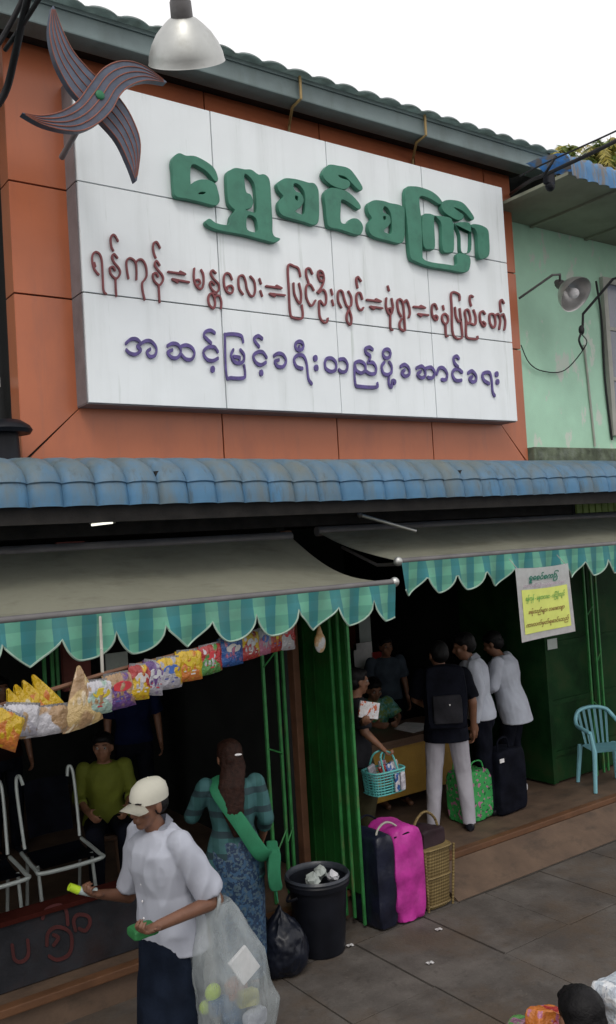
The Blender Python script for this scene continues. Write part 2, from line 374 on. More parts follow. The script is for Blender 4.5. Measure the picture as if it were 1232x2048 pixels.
me.transform(Matrix(((0, 1, 0, 0), (1, 0, 0, 0), (0, 0, 1, 0), (0, 0, 0, 1))))     # the (x,z) profile runs in y, extruded in x
co = [v.co.copy() for v in me.vertices]
for v in me.vertices: v.co.x = 4.86 if v.co.x < .5 else 13
me.flip_normals(); link('sloping_apron', me, PLAT, pl)
b = MB(); b.box((-3, 5.13, -.03), (4.86, 5.5, -.006)); b.build('gutter_strip', PAVE, pl)
b = MB(); b.box((4.86, 5.12, -.03), (13, 5.145, -.004)); b.build('apron_footing', PAVEJ, pl)

# ================================================================== SHOP BUILDING
shop = empty('shop_building', (5, 8, 0), 'two storey shop with dark open ground floor under the big white sign', 'building')
def box(name, lo, hi, m, parent, **k): b = MB(); b.box(lo, hi); return b.build(name, m, parent, **k)
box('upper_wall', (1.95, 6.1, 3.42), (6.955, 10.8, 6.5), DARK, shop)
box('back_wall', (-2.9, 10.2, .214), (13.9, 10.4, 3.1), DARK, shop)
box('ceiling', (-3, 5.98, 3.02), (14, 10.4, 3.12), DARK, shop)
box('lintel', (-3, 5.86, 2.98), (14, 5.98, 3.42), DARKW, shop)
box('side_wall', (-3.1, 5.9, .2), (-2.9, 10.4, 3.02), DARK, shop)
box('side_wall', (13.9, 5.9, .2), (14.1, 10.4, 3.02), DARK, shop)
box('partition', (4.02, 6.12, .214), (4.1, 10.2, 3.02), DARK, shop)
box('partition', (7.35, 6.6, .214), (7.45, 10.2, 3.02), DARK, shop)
# tile roof: gutter, hanging tiles
box('gutter', (.65, 5.60, 6.363), (7.2, 5.78, 6.525), GUTTER, shop, bevel=.01)
box('gutter_lip', (.65, 5.585, 6.506), (7.2, 5.60, 6.537), GUTTER, shop)
b = MB(); b.prism([(5.785, 6.395), (5.955, 6.405), (5.955, 6.42), (5.785, 6.41)], .65, 7.0); me = b.mesh('eaves_soffit'); me.transform(Matrix(((0, 1, 0, 0), (1, 0, 0, 0), (0, 0, 1, 0), (0, 0, 0, 1)))); me.flip_normals(); link('eaves_soffit', me, DARKW, shop)
def wave_sheet(x0, x1, pitch, prof, amp, nper=10, sharp=1.6):
    b = MB(); nx = int(round((x1-x0)/pitch*nper)); path = [V((0, *p)) for p in prof]
    norms = []
    for i in range(len(path)):
        a = path[max(0, i-1)]; c = path[min(len(path)-1, i+1)]; t = (c-a).normalized(); norms.append(V((0, -t.z, t.y)))
    def fn(u, v):
        x = x0+(x1-x0)*u; k = v*(len(path)-1); i = int(round(k))
        h = abs(math.sin(math.pi*(x/pitch)))**(1/sharp); p = path[i]+norms[i]*(amp*(h-.5)*(-1 if norms[i].z < 0 or (abs(norms[i].z) < .3 and norms[i].y > 0) else 1))
        return (x, p.y, p.z)
    b.grid(fn, nx, len(path)-1); return b
prof = [(5.565+.05*math.cos(t), 6.538+.015*math.sin(t)) for t in (math.pi*1.1, math.pi*.8, math.pi*.5)]+[(5.72, 6.575), (6.3, 6.76), (7.4, 7.10), (9.4, 7.70)]
for k in range(7):
    x0_ = .65+k*.94
    b = wave_sheet(x0_, x0_+.94 if k < 6 else 7.22, .235, prof, .034); b.build('roof_sheet', ROOFT, shop, smooth=True, thick=.006)
# blue bullnose canopy
can = empty('blue_canopy', (4.5, 5.3, 3.1), 'long faded blue corrugated metal canopy running below the orange sign surround', 'canopy')
prof = [(5.86, 3.47), (5.4, 3.445), (5.2, 3.425), (5.10, 3.41), (5.03, 3.385), (4.975, 3.35), (4.94, 3.31), (4.918, 3.268), (4.93, 3.262), (4.912, 3.22), (4.905, 3.175), (4.902, 3.13)]
x = -.4
k = 0
while x < 9.8:
    b = wave_sheet(x, x+1.0, .2, prof, .046, nper=12, sharp=1.7)
    for v in b.b.verts: v.co.y -= (.003 if k % 2 else 0); v.co.z += .002*math.sin(v.co.x*3)+(.006*math.sin(v.co.x*1.1) if v.co.y < 5.0 else 0)
    b.build('roof_sheet', BLUE, can, smooth=True, thick=.004); x += 1.0; k += 1
b = MB()
for xx in np.arange(-.2, 9.8, 1.3): b.box((xx, 4.96, 3.26), (xx+.05, 5.86, 3.34))
for i, xx in enumerate(np.arange(-.2, 9.8, 1.3)): pass
b.build('rafter_set', DARKW, can)['kind'] = 'stuff'
box('front_beam', (-.4, 4.97, 3.04), (9.8, 5.03, 3.20), DARKW, can)
box('rear_beam', (-.4, 5.6, 3.1), (9.8, 5.68, 3.22), DARKW, can)

# ------------------------------------------------------------------ orange surround
YO = 5.92
sur = empty('sign_surround', (4.4, YO, 3.5), 'terracotta orange panelled surround framing the big white sign', 'cladding')
X0, X1, Z0, Z1 = 1.90, 6.93, 3.49, 6.18          # outer
x0, x1, z0, z1 = 2.30, 6.585, 3.88, 6.15
g = .006
def opan(poly): b = MB(); b.prism(poly, YO, YO+.03); return b.build('panel', ORANGE, sur, bevel=.002)
zj = [4.64, 5.41]
opan([(X0, Z0+g*2), (X0, zj[0]-g), (x0+.02, zj[0]-g), (x0+.02, z0+g)])
opan([(X0, zj[0]+g), (X0, zj[1]-g), (x0+.02, zj[1]-g), (x0+.02, zj[0]+g)])
opan([(X0, zj[1]+g), (X0, Z1+.22), (x0+.02, Z1+.22), (x0+.02, zj[1]+g)])
opan([(x1-.02, z0+g), (x1-.02, zj[0]-g), (X1, zj[0]-g), (X1, Z0+g*2)])
opan([(x1-.02, zj[0]+g), (x1-.02, zj[1]-g), (X1, zj[1]-g), (X1, zj[0]+g)])
opan([(x1-.02, zj[1]+g), (x1-.02, Z1+.22), (X1, Z1+.22), (X1, zj[1]+g)])
xj = [3.45, 4.56, 5.65]
ed = [X0]+xj+[X1]
for i in range(4):
    a, c = ed[i], ed[i+1]
    bt = [(a+g+(g if i == 0 else 0), Z0), (c-g-(g if i == 3 else 0), Z0), ((x1-.02) if i == 3 else c-g, z0), ((x0+.02) if i == 0 else a+g, z0)]
    opan(bt)
ed2 = [x0+.03]+xj+[x1-.03]
for i in range(4):
    opan([(ed2[i]+g, z1+.0), (ed2[i+1]-g, z1+.0), (ed2[i+1]-g, Z1+.22), (ed2[i]+g, Z1+.22)])
box('backing', (X0+.01, YO+.034, Z0), (X1-.01, 6.095, 6.42), JOINT, sur)
for (a, c) in ((Z0, zj[0]-g), (zj[0]+g, zj[1]-g), (zj[1]+g, Z1+.22)):
    box('return_panel', (X0-.004, YO+.002, a), (X0+.008, 6.098, c), ORANGE, sur)
for xx in (3.02, 4.42, 5.62):
    pass

# ------------------------------------------------------------------ the white sign board
YS = 5.72
sign = empty('sign_board', (4.44, YS, 3.88), 'large white sign box with raised green, maroon and purple Burmese lettering', 'sign')
wx = [x0, 3.38, 4.465, 5.53, x1]; wz = [z0, 4.64, 5.41, z1]; g = .0045
for i in range(4):
    for j in range(3):
        yy = YS+random.uniform(-.002, .002)
        b = MB(); b.box((wx[i]+g, yy, wz[j]+g), (wx[i+1]-g, yy+.02, wz[j+1]-g)); b.build('panel', WHITE, sign, bevel=.002)
box('sign_backing', (x0+.012, YS+.024, z0+.012), (x1-.012, YO+.03, z1), JOINT, sign)
for j in range(3): box('side_return', (x0-.003, YS+.021, wz[j]+g), (x0+.009, YO, wz[j+1]-g), RETURN, sign)
box('bottom_return', (x0, YS+.021, z0-.004), (x1, YO, z0+.008), RETURN, sign)
# homography photo -> sign face
def homog(src, dst):
    A = []; B = []
    for (x, y), (u, v) in zip(src, dst):
        A.append([x, y, 1, 0, 0, 0, -u*x, -u*y]); B.append(u); A.append([0, 0, 0, x, y, 1, -v*x, -v*y]); B.append(v)
    h = np.linalg.solve(np.array(A, float), np.array(B, float)); return np.append(h, 1).reshape(3, 3)
HS = homog([(150, 148), (1005, 375), (1035, 843), (175, 805)], [(x0, z1), (x1, z1), (x1, z0), (x0, z0)])
def S(px, py): q = HS @ np.array([px, py, 1.]); return (q[0]/q[2], q[1]/q[2])
def curve_mesh(loops, y, ext, bev, name):
    cu = bpy.data.curves.new('c', 'CURVE'); cu.dimensions = '2D'; cu.fill_mode = 'BOTH'; cu.extrude = ext; cu.bevel_depth = bev; cu.bevel_resolution = 1
    for lp in loops:
        s = cu.splines.new('POLY'); s.points.add(len(lp)-1); s.use_cyclic_u = True
        for i, (a, c) in enumerate(lp): s.points[i].co = (a, c, 0, 1)
    o = bpy.data.objects.new('c', cu); COL.objects.link(o); dg = bpy.context.evaluated_depsgraph_get()
    me = bpy.data.meshes.new_from_object(o.evaluated_get(dg)); me.name = name
    bpy.data.objects.remove(o)
    me.transform(Matrix(((1, 0, 0, 0), (0, 0, -1, y), (0, 1, 0, 0), (0, 0, 0, 1))))
    return me
def contour(F_, xs_, ys_):                         # marching squares, F_<0 inside; returns closed loops
    ny, nx = F_.shape; seg = {}
    def ip(p, q):
        (j1, i1), (j2, i2) = p, q; a, c = F_[p], F_[q]; t = a/(a-c)
        return (xs_[i1]+(xs_[i2]-xs_[i1])*t, ys_[j1]+(ys_[j2]-ys_[j1])*t)
    ins = F_ < 0; cells = np.argwhere((ins[:-1, :-1].astype(int)+ins[1:, :-1]+ins[:-1, 1:]+ins[1:, 1:]) % 4 != 0)
    nxt = {}; pts = {}
    for j, i in cells:
        c = [(j, i), (j, i+1), (j+1, i+1), (j+1, i)]; cr = []
        for k in range(4):
            p, q = c[k], c[(k+1) % 4]
            if ins[p] != ins[q]:
                key = (min(p, q), max(p, q)); pts[key] = ip(*key); cr.append((key, ins[p]))
        outs = [k for k, f in cr if f]; inn = [k for k, f in cr if not f]
        for a, c2 in zip(outs, inn): nxt[a] = c2
    loops = []; seen = set()
    for s0 in list(nxt):
        if s0 in seen: continue
        lp = []; k = s0
        while k in nxt and k not in seen: seen.add(k); lp.append(pts[k]); k = nxt[k]
        if len(lp) > 8: loops.append(lp)
    return loops
def strokes_to_mesh(strokes, nx_, ny_, tr, y, ext, bev, name, step=1.6, dec=2):
    P = [np.array([(v.x, v.y) for v in catmull(s, 5)]) for s in strokes]
    al = np.vstack(P); mn = al.min(0)-max(nx_, ny_)*1.5; mxx = al.max(0)+max(nx_, ny_)*1.5
    gx = np.arange(mn[0], mxx[0], step); gy = np.arange(mn[1], mxx[1], step); GX, GY = np.meshgrid(gx/nx_, gy/ny_)
    D = np.full(GX.shape, 1e9)
    for p in P:
        q = p/np.array([nx_, ny_])
        for a, c in zip(q[:-1], q[1:]):
            d = c-a; L2 = (d*d).sum()+1e-9; t = np.clip(((GX-a[0])*d[0]+(GY-a[1])*d[1])/L2, 0, 1)
            D = np.minimum(D, np.hypot(GX-a[0]-t*d[0], GY-a[1]-t*d[1]))
    loops = contour(D-1, gx, gy); res = []
    for lp in loops:
        a = np.array(lp); a = (a+np.roll(a, 1, 0)+np.roll(a, -1, 0))/3; a = a[::dec]
        res.append([tr(*p) for p in a])
    return curve_mesh(res, y, ext, bev, name)
def trz(ox, oy, s): return lambda x, y: S(ox+x/s, oy+y/s)
# row 1, raised green letters (outline loops traced in two survey tiles)
T1 = (320, 290, 3.6235); T2 = (620, 320, 3.242)
row1 = [
 (T1, 0, [[(82,125),(128,80),(180,97),(250,102),(340,150),(385,195),(407,262),(388,276),(345,222),(290,180),(217,160),(209,300),(240,283),(290,268),(345,273),(388,300),(402,335),(416,400),(410,432),(380,450),(280,425),(180,402),(105,385),(92,330),(86,220)], [(265,362),(290,352),(320,357),(310,372),(270,374)]]),
 (T1, 0, [[(475,225),(500,200),(540,185),(600,195),(650,198),(700,232),(740,230),(772,256),(783,310),(787,400),(795,560),(795,640),(812,677),(850,692),(810,716),(740,700),(650,676),(560,655),(420,630),(345,602),(318,572),(345,550),(385,577),(440,592),(485,590),(500,532),(530,488),(505,462),(484,425),(475,330)],
          [(597,228),(637,245),(672,300),(684,400),(682,502),(640,497),(600,482),(645,465),(658,420),(640,375),(607,350)], [(615,530),(652,524),(685,556),(690,642),(613,626)]]),
 (T1, 0, [[(840,292),(890,260),(950,262),(1010,275),(1060,290),(1100,295),(1127,335),(1132,400),(1130,550),(1100,590),(1030,570),(940,545),(870,520),(845,480),(848,425),(880,388),(850,350),(838,320)],
          [(958,290),(1000,308),(1035,365),(1038,440),(1030,512),(1000,516),(962,492),(1003,458),(1022,412),(1003,368),(968,352),(950,320)], [(962,380),(985,388),(985,420),(962,408)]]),
 (T2, 1, [[(68,95),(105,50),(170,55),(230,70),(270,110),(320,190),(300,208),(243,152),(210,122),(165,112),(180,132),(230,150),(240,178),(205,203),(140,185),(95,155),(72,125)]]),
 (T2, 0, [[(80,232),(115,197),(190,205),(240,230),(290,280),(310,315),(295,328),(240,290),(190,266),(182,300),(180,410),(220,425),(250,395),(290,395),(320,430),(320,470),(290,495),(180,460),(110,445),(95,400),(86,310)]]),
 (T2, 0, [[(360,300),(400,275),(460,280),(500,293),(560,305),(590,332),(592,420),(590,510),(565,548),(480,530),(395,505),(365,470),(365,420),(385,390),(362,350)], [(462,310),(490,328),(510,380),(512,480),(488,490),(458,468),(500,420),(492,372),(455,350)], [(455,375),(474,378),(474,400),(457,398)]]),
 (T2, 0, [[(600,218),(650,185),(740,205),(800,240),(835,285),(820,298),(760,262),(695,246),(690,310),(700,400),(706,600),(712,650),(760,672),(850,685),(930,690),(936,618),(1010,636),(1008,715),(970,735),(880,720),(760,700),(665,665),(630,628),(615,450)]]),
 (T2, 1, [[(710,385),(748,362),(790,374),(850,380),(890,392),(908,425),(955,416),(1002,420),(1018,450),(1018,590),(985,613),(955,600),(950,500),(925,440),(908,430),(907,590),(880,608),(838,590),(832,440),(808,392),(780,386),(785,570),(758,586),(715,565)]]),
 (T2, 2, [[(1024,432),(1050,430),(1090,440),(1125,465),(1133,520),(1133,620),(1100,648),(1068,635),(1062,510),(1045,460),(1024,448)]]),
 (T2, 2, [[(830,310),(850,280),(900,275),(960,290),(1000,330),(1036,385),(1020,398),(975,350),(930,325),(905,322),(940,350),(968,372),(962,395),(930,400),(880,375),(842,345)]]),
]
for T, lev, loops in row1:
    tr = trz(*T); lp = [[tr(v.x, v.y) for v in catmull(l, 4, True)] for l in loops]
    me = curve_mesh(lp, YS-.030-lev*.004, .020, .0035, 'letter'); link('letter', me, GREENL, sign)
# rows 2 and 3, strokes of a broad nib
A3 = (170, 460, 4.4); A4 = (430, 500, 3.974); A5 = (720, 540, 3.974); B6 = (230, 640, 3.005); B7 = (620, 670, 3.08)
row2 = [
 (A3, [[(118,392),(82,345),(64,270),(70,215),(95,194),(128,212),(148,270),(154,400),(160,530),(182,562)],[(82,290),(90,320)]]),
 (A3, [[(292,98),(265,50),(240,48),(228,90),(235,150),(250,182)]]),
 (A3, [[(285,245),(255,212),(238,240),(255,285),(295,335),(308,375),(290,415),(262,425),(225,385),(218,335),(245,325),(262,355)],[(266,425),(268,520),(272,580)]]),
 (A3, [[(380,425),(368,350),(365,280),(385,250),(415,255),(445,290),(452,360),(450,435)],[(445,290),(470,262),(505,265),(535,320),(540,400),(520,440),(500,470),(505,540),(520,612)]]),
 (A3, [[(660,158),(635,110),(608,115),(600,160),(608,210),(622,245)]]),
 (A3, [[(655,310),(628,272),(612,305),(635,345),(675,395),(685,435),(665,475),(645,485),(605,445),(597,390),(625,380),(640,410)],[(645,485),(648,560),(652,635)]]),
 (A3, [[(730,368),(880,390)],[(878,388),(835,366)],[(765,432),(912,460)],[(765,432),(812,462)]]),
 (A3, [[(960,340),(955,420),(975,490),(1015,520),(1038,480),(1040,400),(1020,352)],[(975,440),(1000,440),(1010,470),(985,485)]]),
 (A3, [[(1148,380),(1118,355),(1105,385),(1130,430),(1170,475),(1175,520),(1150,550),(1115,525),(1095,480),(1108,455),(1135,480)]]),
 (A3, [[(1150,560),(1100,560),(1080,600),(1090,660),(1125,690),(1140,650),(1135,600),(1152,578),(1180,585),(1195,640),(1190,690)],[(1120,568),(1138,605)]]),
 (A4, [[(132,235),(115,195),(85,185),(68,220),(70,280),(90,330),(125,345),(140,310),(125,285),(98,290),(94,312)]]),
 (A4, [[(218,352),(190,310),(183,250),(190,210),(220,205),(240,250),(250,310),(275,360),(300,365),(315,320),(308,250),(278,210)]]),
 (A4, [[(350,230),(362,268)]]), (A4, [[(357,325),(370,366)]]),
 (A4, [[(402,287),(525,305)],[(523,304),(485,283)],[(430,347),(550,361)],[(430,347),(470,369)]]),
 (A4, [[(675,210),(660,150),(625,130),(578,128),(582,300),(592,500),(620,540),(688,540),(685,440)]]),
 (A4, [[(620,265),(625,340),(645,395),(672,425),(680,350),(664,268)]]),
 (A4, [[(770,190),(750,150),(724,152),(722,200),(740,262)]]),
 (A4, [[(780,320),(755,278),(728,280),(718,320),(725,390),(760,445),(792,402)]]),
 (A4, [[(810,335),(845,290),(862,230),(850,178),(822,167),(815,205),(835,248),(855,240)],[(825,200),(848,205)]]),
 (A4, [[(820,345),(850,315),(875,345),(878,410),(860,440),(825,405),(825,520),(850,570),(880,575),(890,545)]]),
 (A4, [[(918,315),(928,355)]]), (A4, [[(925,400),(935,440)]]),
 (A4, [[(998,458),(975,410),(972,350),(985,322),(1008,335),(1022,390),(1045,450),(1075,440),(1078,380),(1055,330)],[(1062,462),(1040,520),(1045,570),(1070,595),(1078,540),(1062,480)]]),
 (A4, [[(1155,248),(1130,215),(1118,240),(1128,300)]]),
 (A4, [[(1165,390),(1150,345),(1125,345),(1118,390),(1130,455),(1155,480),(1172,460)]]),
 (A5, [[(48,237),(160,252)],[(158,250),(120,232)],[(75,291),(170,305)],[(75,291),(105,311)]]),
 (A5, [[(215,130),(225,165)]]),
 (A5, [[(203,225),(200,290),(220,345),(240,350),(255,300),(245,230)],[(215,310),(235,305),(240,330)],[(234,350),(235,460),(250,478)]]),
 (A5, [[(320,370),(300,330),(290,270),(295,238),(315,235),(335,270),(345,380),(350,480)],[(330,385),(308,420),(312,465),(340,485)]]),
 (A5, [[(345,260),(362,240),(380,280),(390,340),(380,378)]]),
 (A5, [[(420,292),(510,302)],[(508,301),(475,285)],[(455,350),(535,360)],[(455,350),(480,369)]]),
 (A5, [[(605,312),(590,275),(568,280),(563,330),(575,380),(600,400),(608,375),(590,362),(580,380)]]),
 (A5, [[(652,286),(658,315)]]),
 (A5, [[(690,370),(665,348),(645,370),(650,410),(672,432),(692,405),(690,375)],[(672,430),(675,520),(688,528)]]),
 (A5, [[(785,240),(778,195),(720,183),(722,300),(732,515),(800,540),(798,440),(785,310)]]),
 (A5, [[(748,300),(755,370),(777,412),(795,395)]]),
 (A5, [[(890,215),(870,205),(865,240),(875,285)]]),
 (A5, [[(835,400),(850,430),(870,400),(858,330),(838,315),(825,340),(835,400),(835,520),(860,545),(920,550),(925,530)],[(870,425),(905,435),(912,380),(895,320)]]),
 (A5, [[(985,350),(965,328),(945,350),(950,410),(975,450),(988,430),(970,412)]]),
 (A5, [[(1045,350),(1022,355),(1025,420),(1050,460),(1068,430),(1062,370),(1048,350)],[(1065,365),(1088,350),(1106,400),(1098,470)]]),
 (A5, [[(1112,365),(1130,352),(1145,400),(1145,440),(1138,475)]]),
 (A5, [[(1135,265),(1118,238),(1105,260),(1112,332)]]),
]
def ringp(x, y, rx, ry): return [(x+rx*math.cos(t), y+ry*math.sin(t)) for t in np.linspace(0, 2*math.pi, 9)]
row3 = [
 (B6, [[(60,140),(90,115),(125,115),(148,142),(128,158),(150,180),(120,205),(85,200),(62,180)],[(150,142),(180,125),(215,130),(243,170),(235,210),(205,220),(185,195),(205,175)]]),
 (B6, [[(310,155),(340,140),(375,150),(390,190),(370,225),(335,225),(310,195),(338,180)],[(388,160),(420,150),(455,165),(472,200),(455,235),(420,235),(395,210)]]),
 (B6, [[(595,78),(570,62),(540,70),(530,95),(548,115),(572,138)]]),
 (B6, [[(612,190),(590,162),(550,165),(525,195),(545,235),(580,245),(612,230)]]),
 (B6, [ringp(580,296,8,10)]),
 (B6, [[(765,130),(755,97),(715,85),(660,88),(656,110),(662,330),(690,348),(765,348),(775,320),(770,275)]]),
 (B6, [[(705,180),(692,210),(705,245),(735,260),(765,248),(770,210),(748,180)],[(708,220),(742,225),(742,236)]]),
 (B6, [[(880,112),(855,95),(832,110),(837,130),(860,160)]]),
 (B6, [[(905,225),(880,192),(845,195),(825,220),(840,255),(870,270),(900,255)]]),
 (B6, [ringp(872,318,7,9)]),
 (B6, [[(950,215),(975,200),(1005,210),(1022,245),(1005,280),(970,278),(955,250),(978,240)]]),
 (B6, [ringp(1103,155,25,27),[(1103,160),(1103,178)]]),
 (B6, [[(1120,292),(1085,280),(1070,240),(1090,212),(1125,215),(1145,260),(1155,350),(1175,383)]]),
 (B6, [ringp(1198,230,8,9)]), (B6, [ringp(1203,288,8,9)]),
 (B7, [[(85,170),(98,145),(130,145),(155,175),(150,215),(120,225),(90,205),(85,170)],[(175,150),(205,150),(225,185),(215,222),(190,228),(172,215)]]),
 (B7, [[(270,215),(270,175),(300,162),(330,180),(335,215),(310,235),(280,220),(268,190),(272,300),(300,318),(400,322),(408,300)],[(350,170),(380,170),(400,200),(395,235),(365,240),(340,225)]]),
 (B7, [[(380,90),(360,75),(335,85),(340,110),(365,130),(357,158)]]),
 (B7, [ringp(467,115,24,28)]),
 (B7, [[(452,168),(435,195),(445,235),(470,245),(495,230),(495,190),(482,168)]]),
 (B7, [[(480,255),(478,300),(495,322),(500,282),(518,288),(512,300)]]),
 (B7, [[(552,195),(575,182),(602,205),(605,240),(580,255),(558,235),(575,218)]]),
 (B7, [[(650,205),(680,192),(700,215),(703,250),(680,265),(655,245),(675,225)],[(708,205),(740,200),(762,235),(745,265),(718,262)]]),
 (B7, [[(775,240),(788,205),(815,205),(838,240),(830,275),(805,275)]]),
 (B7, [[(910,145),(895,130),(878,145),(885,175),(905,198)]]),
 (B7, [[(930,230),(905,210),(880,217),(870,245),(890,280),(925,280)]]),
 (B7, [[(968,235),(990,222),(1015,250),(1015,280),(995,290),(975,272),(992,258)]]),
 (B7, [[(1095,300),(1065,280),(1055,250),(1070,232),(1100,235),(1112,280),(1118,350),(1130,375)]]),
 (B7, [ringp(1143,242,6,7)]), (B7, [ringp(1148,290,6,7)]),
]
for T, st in row2: link('letter', strokes_to_mesh(st, 7.0*T[2]/4.4*.76, 9.5*T[2]/4.4*.78, trz(*T), YS-.014, .007, .0016, 'letter'), REDL, sign)
for T, st in row3: link('letter', strokes_to_mesh(st, 3.7, 10.5, trz(*T), YS-.012, .006, .0012, 'letter', step=1.1), PURPL, sign)

# ------------------------------------------------------------------ four-petal emblem
YE = 5.04
emb = empty('star_emblem', PY(200, 190, YE), 'four pointed pinwheel emblem with grey blue arms and orange lines', 'emblem')
def arm(up, lo, y, name):
    N = 40; A = catmull(up, 8); B = catmull(lo, 8)
    def at(C, t): k = t*(len(C)-1); i = min(int(k), len(C)-2); return C[i].lerp(C[i+1], k-i)
    ua = [at(A, i/N) for i in range(N+1)]; lb = [at(B, i/N) for i in range(N+1)]
    w = lambda p, yy: PY(p.x, p.y, yy)
    b = MB()
    fr = [[b.b.verts.new(w(ua[i].lerp(lb[i], j/6), y)) for j in range(7)] for i in range(N+1)]
    bk = [[b.b.verts.new(v.co+V((0, .055, 0))) for v in r] for r in fr]
    for i in range(N):
        for j in range(6):
            b.b.faces.new((fr[i][j], fr[i+1][j], fr[i+1][j+1], fr[i][j+1])); b.b.faces.new((bk[i][j+1], bk[i+1][j+1], bk[i+1][j], bk[i][j]))
        for j in (0, 6): b.b.faces.new((fr[i][j], bk[i][j], bk[i+1][j], fr[i+1][j]))
    p = b.build(name, EMBG, emb)
    for t in (0, .25, .5, .75, 1):
        q = MB(); pts = [w(ua[i].lerp(lb[i], t), y-.002) for i in range(1, N)]
        q.tube(pts, [.0018+.0022*min(1, min(i, N-2-i)/6) for i in range(N-1)], 6); q.build('trim_line', EMBO, p)
EMBG = mat('emblem_grey_blue', (.085, .105, .15), .5, var=.15, scale=14, dirt=(.16, .07, .07), damt=.5, dscale=9)
EMBO = mat('emblem_orange_line', (.26, .09, .06), .5, var=.2, bump=0)
arm([(105,12),(99,60),(108,110),(125,150),(150,188),(200,238),(235,278),(258,325),(272,362)], [(108,12),(125,60),(145,100),(172,133),(200,160),(240,198),(266,240),(281,290),(274,361)], YE+.06, 'arm')
arm([(45,225),(80,231),(120,224),(155,203),(180,170),(207,137),(243,122),(285,130),(333,163)], [(45,226),(90,250),(150,262),(190,250),(222,222),(240,190),(262,170),(295,160),(333,165)], YE, 'arm')
b = MB(); b.sph(PY(200, 190, YE-.004), (.03, .012, .03)); b.build('centre_stud', mat('green_stud', (.02, .16, .07), .5), emb, smooth=True)
b = MB(); b.cone(PY(200, 190, YE)+V((0, .115, 0)), PY(200, 190, YE)+V((0, .69, -.12)), .02, .02); b.build('bracket', RETURN, emb)

# ------------------------------------------------------------------ conduits on the fascia
def pipe(name, pts, r, m, label, cat, group=None, n=4, sm=True):
    b = MB(); P = catmull(pts, n) if sm else [V(p) for p in pts]; b.tube(P, r, 8)
    return tag(b.build(name, m, None, smooth=True, origin=P[0]), label, cat, group)
labs = ['thin ochre conduit strapped over the gutter just right of the big dome lamp', 'thin ochre conduit strapped over the gutter above the sign middle', 'thin ochre conduit strapped over the gutter above the last green word']
for i, (a, c) in enumerate(((370, 330), (600, 575), (850, 822))):
    yy = 45 if i == 0 else (165 if i == 1 else 240)
    p0 = PY(a, 100 if i == 0 else (160 if i == 1 else 238), 5.574); p0.z = 6.54; p1 = V((p0.x, 5.574, 6.36)); p2 = V((p0.x, 5.70, 6.345))
    p3 = PY(c, 180 if i == 0 else (240 if i == 1 else 300), YO-.012); p3.z = 6.155; p4 = V((p3.x, YO-.012, 6.06 if i == 0 else 6.158))
    if i == 0: continue
    pipe('conduit', [p0, p1, p2, V((p3.x, YO-.03, 6.30)), V((p3.x, YO-.010, 6.13))], .012, BRASS, labs[i], 'conduit', 'ochre conduits', sm=False)

# ------------------------------------------------------------------ dome lamps
def dome_lamp(c, axis, dia, label, pts, m, mneck=None, inner=None):
    ax = V(axis).normalized(); s = dia/.41; mneck = mneck or ALUG
    r = empty('dome_lamp', c, label, 'lamp')
    prof = [(-.20*s, .045*s), (-.185*s, .075*s), (-.16*s, .105*s), (-.12*s, .145*s), (-.07*s, .178*s), (-.02*s, .198*s), (.015*s, .204*s), (.02*s, .207*s)]
    prof2 = [(h-.003, r_-.006*s) for h, r_ in prof[::-1]]
    b = MB(); b.lathe(c, ax, prof+prof2, 48); b.build('reflector', m, r, smooth=True)
    b = MB(); b.lathe(c, ax, [(-.33*s, .0), (-.33*s, .030*s), (-.30*s, .034*s), (-.295*s, .05*s), (-.27*s, .052*s), (-.265*s, .056*s), (-.19*s, .058*s), (-.19*s, 0)], 28); nk = b.build('socket', mneck, r, smooth=True)
    b = MB(); b.lathe(c, ax, [(-.17*s, .02*s), (-.1*s, .03*s), (-.05*s, .055*s), (-.01*s, .06*s), (.02*s, .045*s), (.035*s, .0)], 20); b.build('bulb', inner or PAPER, r, smooth=True)
    b = MB(); b.tube(pts, .012 if dia < .4 else .014, 10); b.build('arm_pipe', mneck, r, smooth=True)
c = PY(372, 108, 4.2)
ax = V((.36, .52, -.78)).normalized()
top = c-ax*.31*1.0
dome_lamp(c+ax*.02, ax, .42, 'large spun aluminium dome lamp hanging in front of the gutter', catmull([top, top-ax*.12, top+V((-.07, .05, .4)), top+V((0, .9, .75)), V((top.x, 5.6, 6.75))], 6), ALU)
c = PY(1150, 588, 5.5); ax = (-(ray(1150, 588).normalized())*.62+V((.45, -.28, -.38))).normalized()
pa = PY(1038, 597, 5.98)
dome_lamp(c, ax, .36, 'small grey dome lamp with bulb showing on bent arm by turquoise wall', [pa, PY(1105, 550, 5.62), PY(1120, 549, 5.6), c-ax*.23], mat('aged_reflector', (.48, .47, .46), .3, metal=.6, var=.2), inner=PAPER)
lp = empty('bent_lamp_arm', PY(1232, 555, 5.3), 'dark bent lamp arm with hanging wire beside the turquoise window', 'lamp arm')
b = MB(); b.tube([PY(1250, 552, 5.2), PY(1226, 558, 5.3), PY(1166, 628, 5.6), PY(1165, 662, 5.62)], .014, 8); b.build('arm_pipe', BLACKC, lp, smooth=True)
b = MB(); b.sph(PY(1163, 660, 5.62), (.03, .03, .05)); b.tube(catmull([PY(1165, 662, 5.62), PY(1158, 680, 5.62), PY(1166, 700, 5.64)], 4), .012, 6); b.tube(catmull([PY(1165, 670, 5.62), PY(1172, 690, 5.9), PY(1130, 740, 6.05), PY(1085, 742, 6.06), PY(1058, 725, 6.06), PY(1042, 690, 6.02)], 6), .006, 6); b.build('wire', BLACKC, lp, smooth=True)

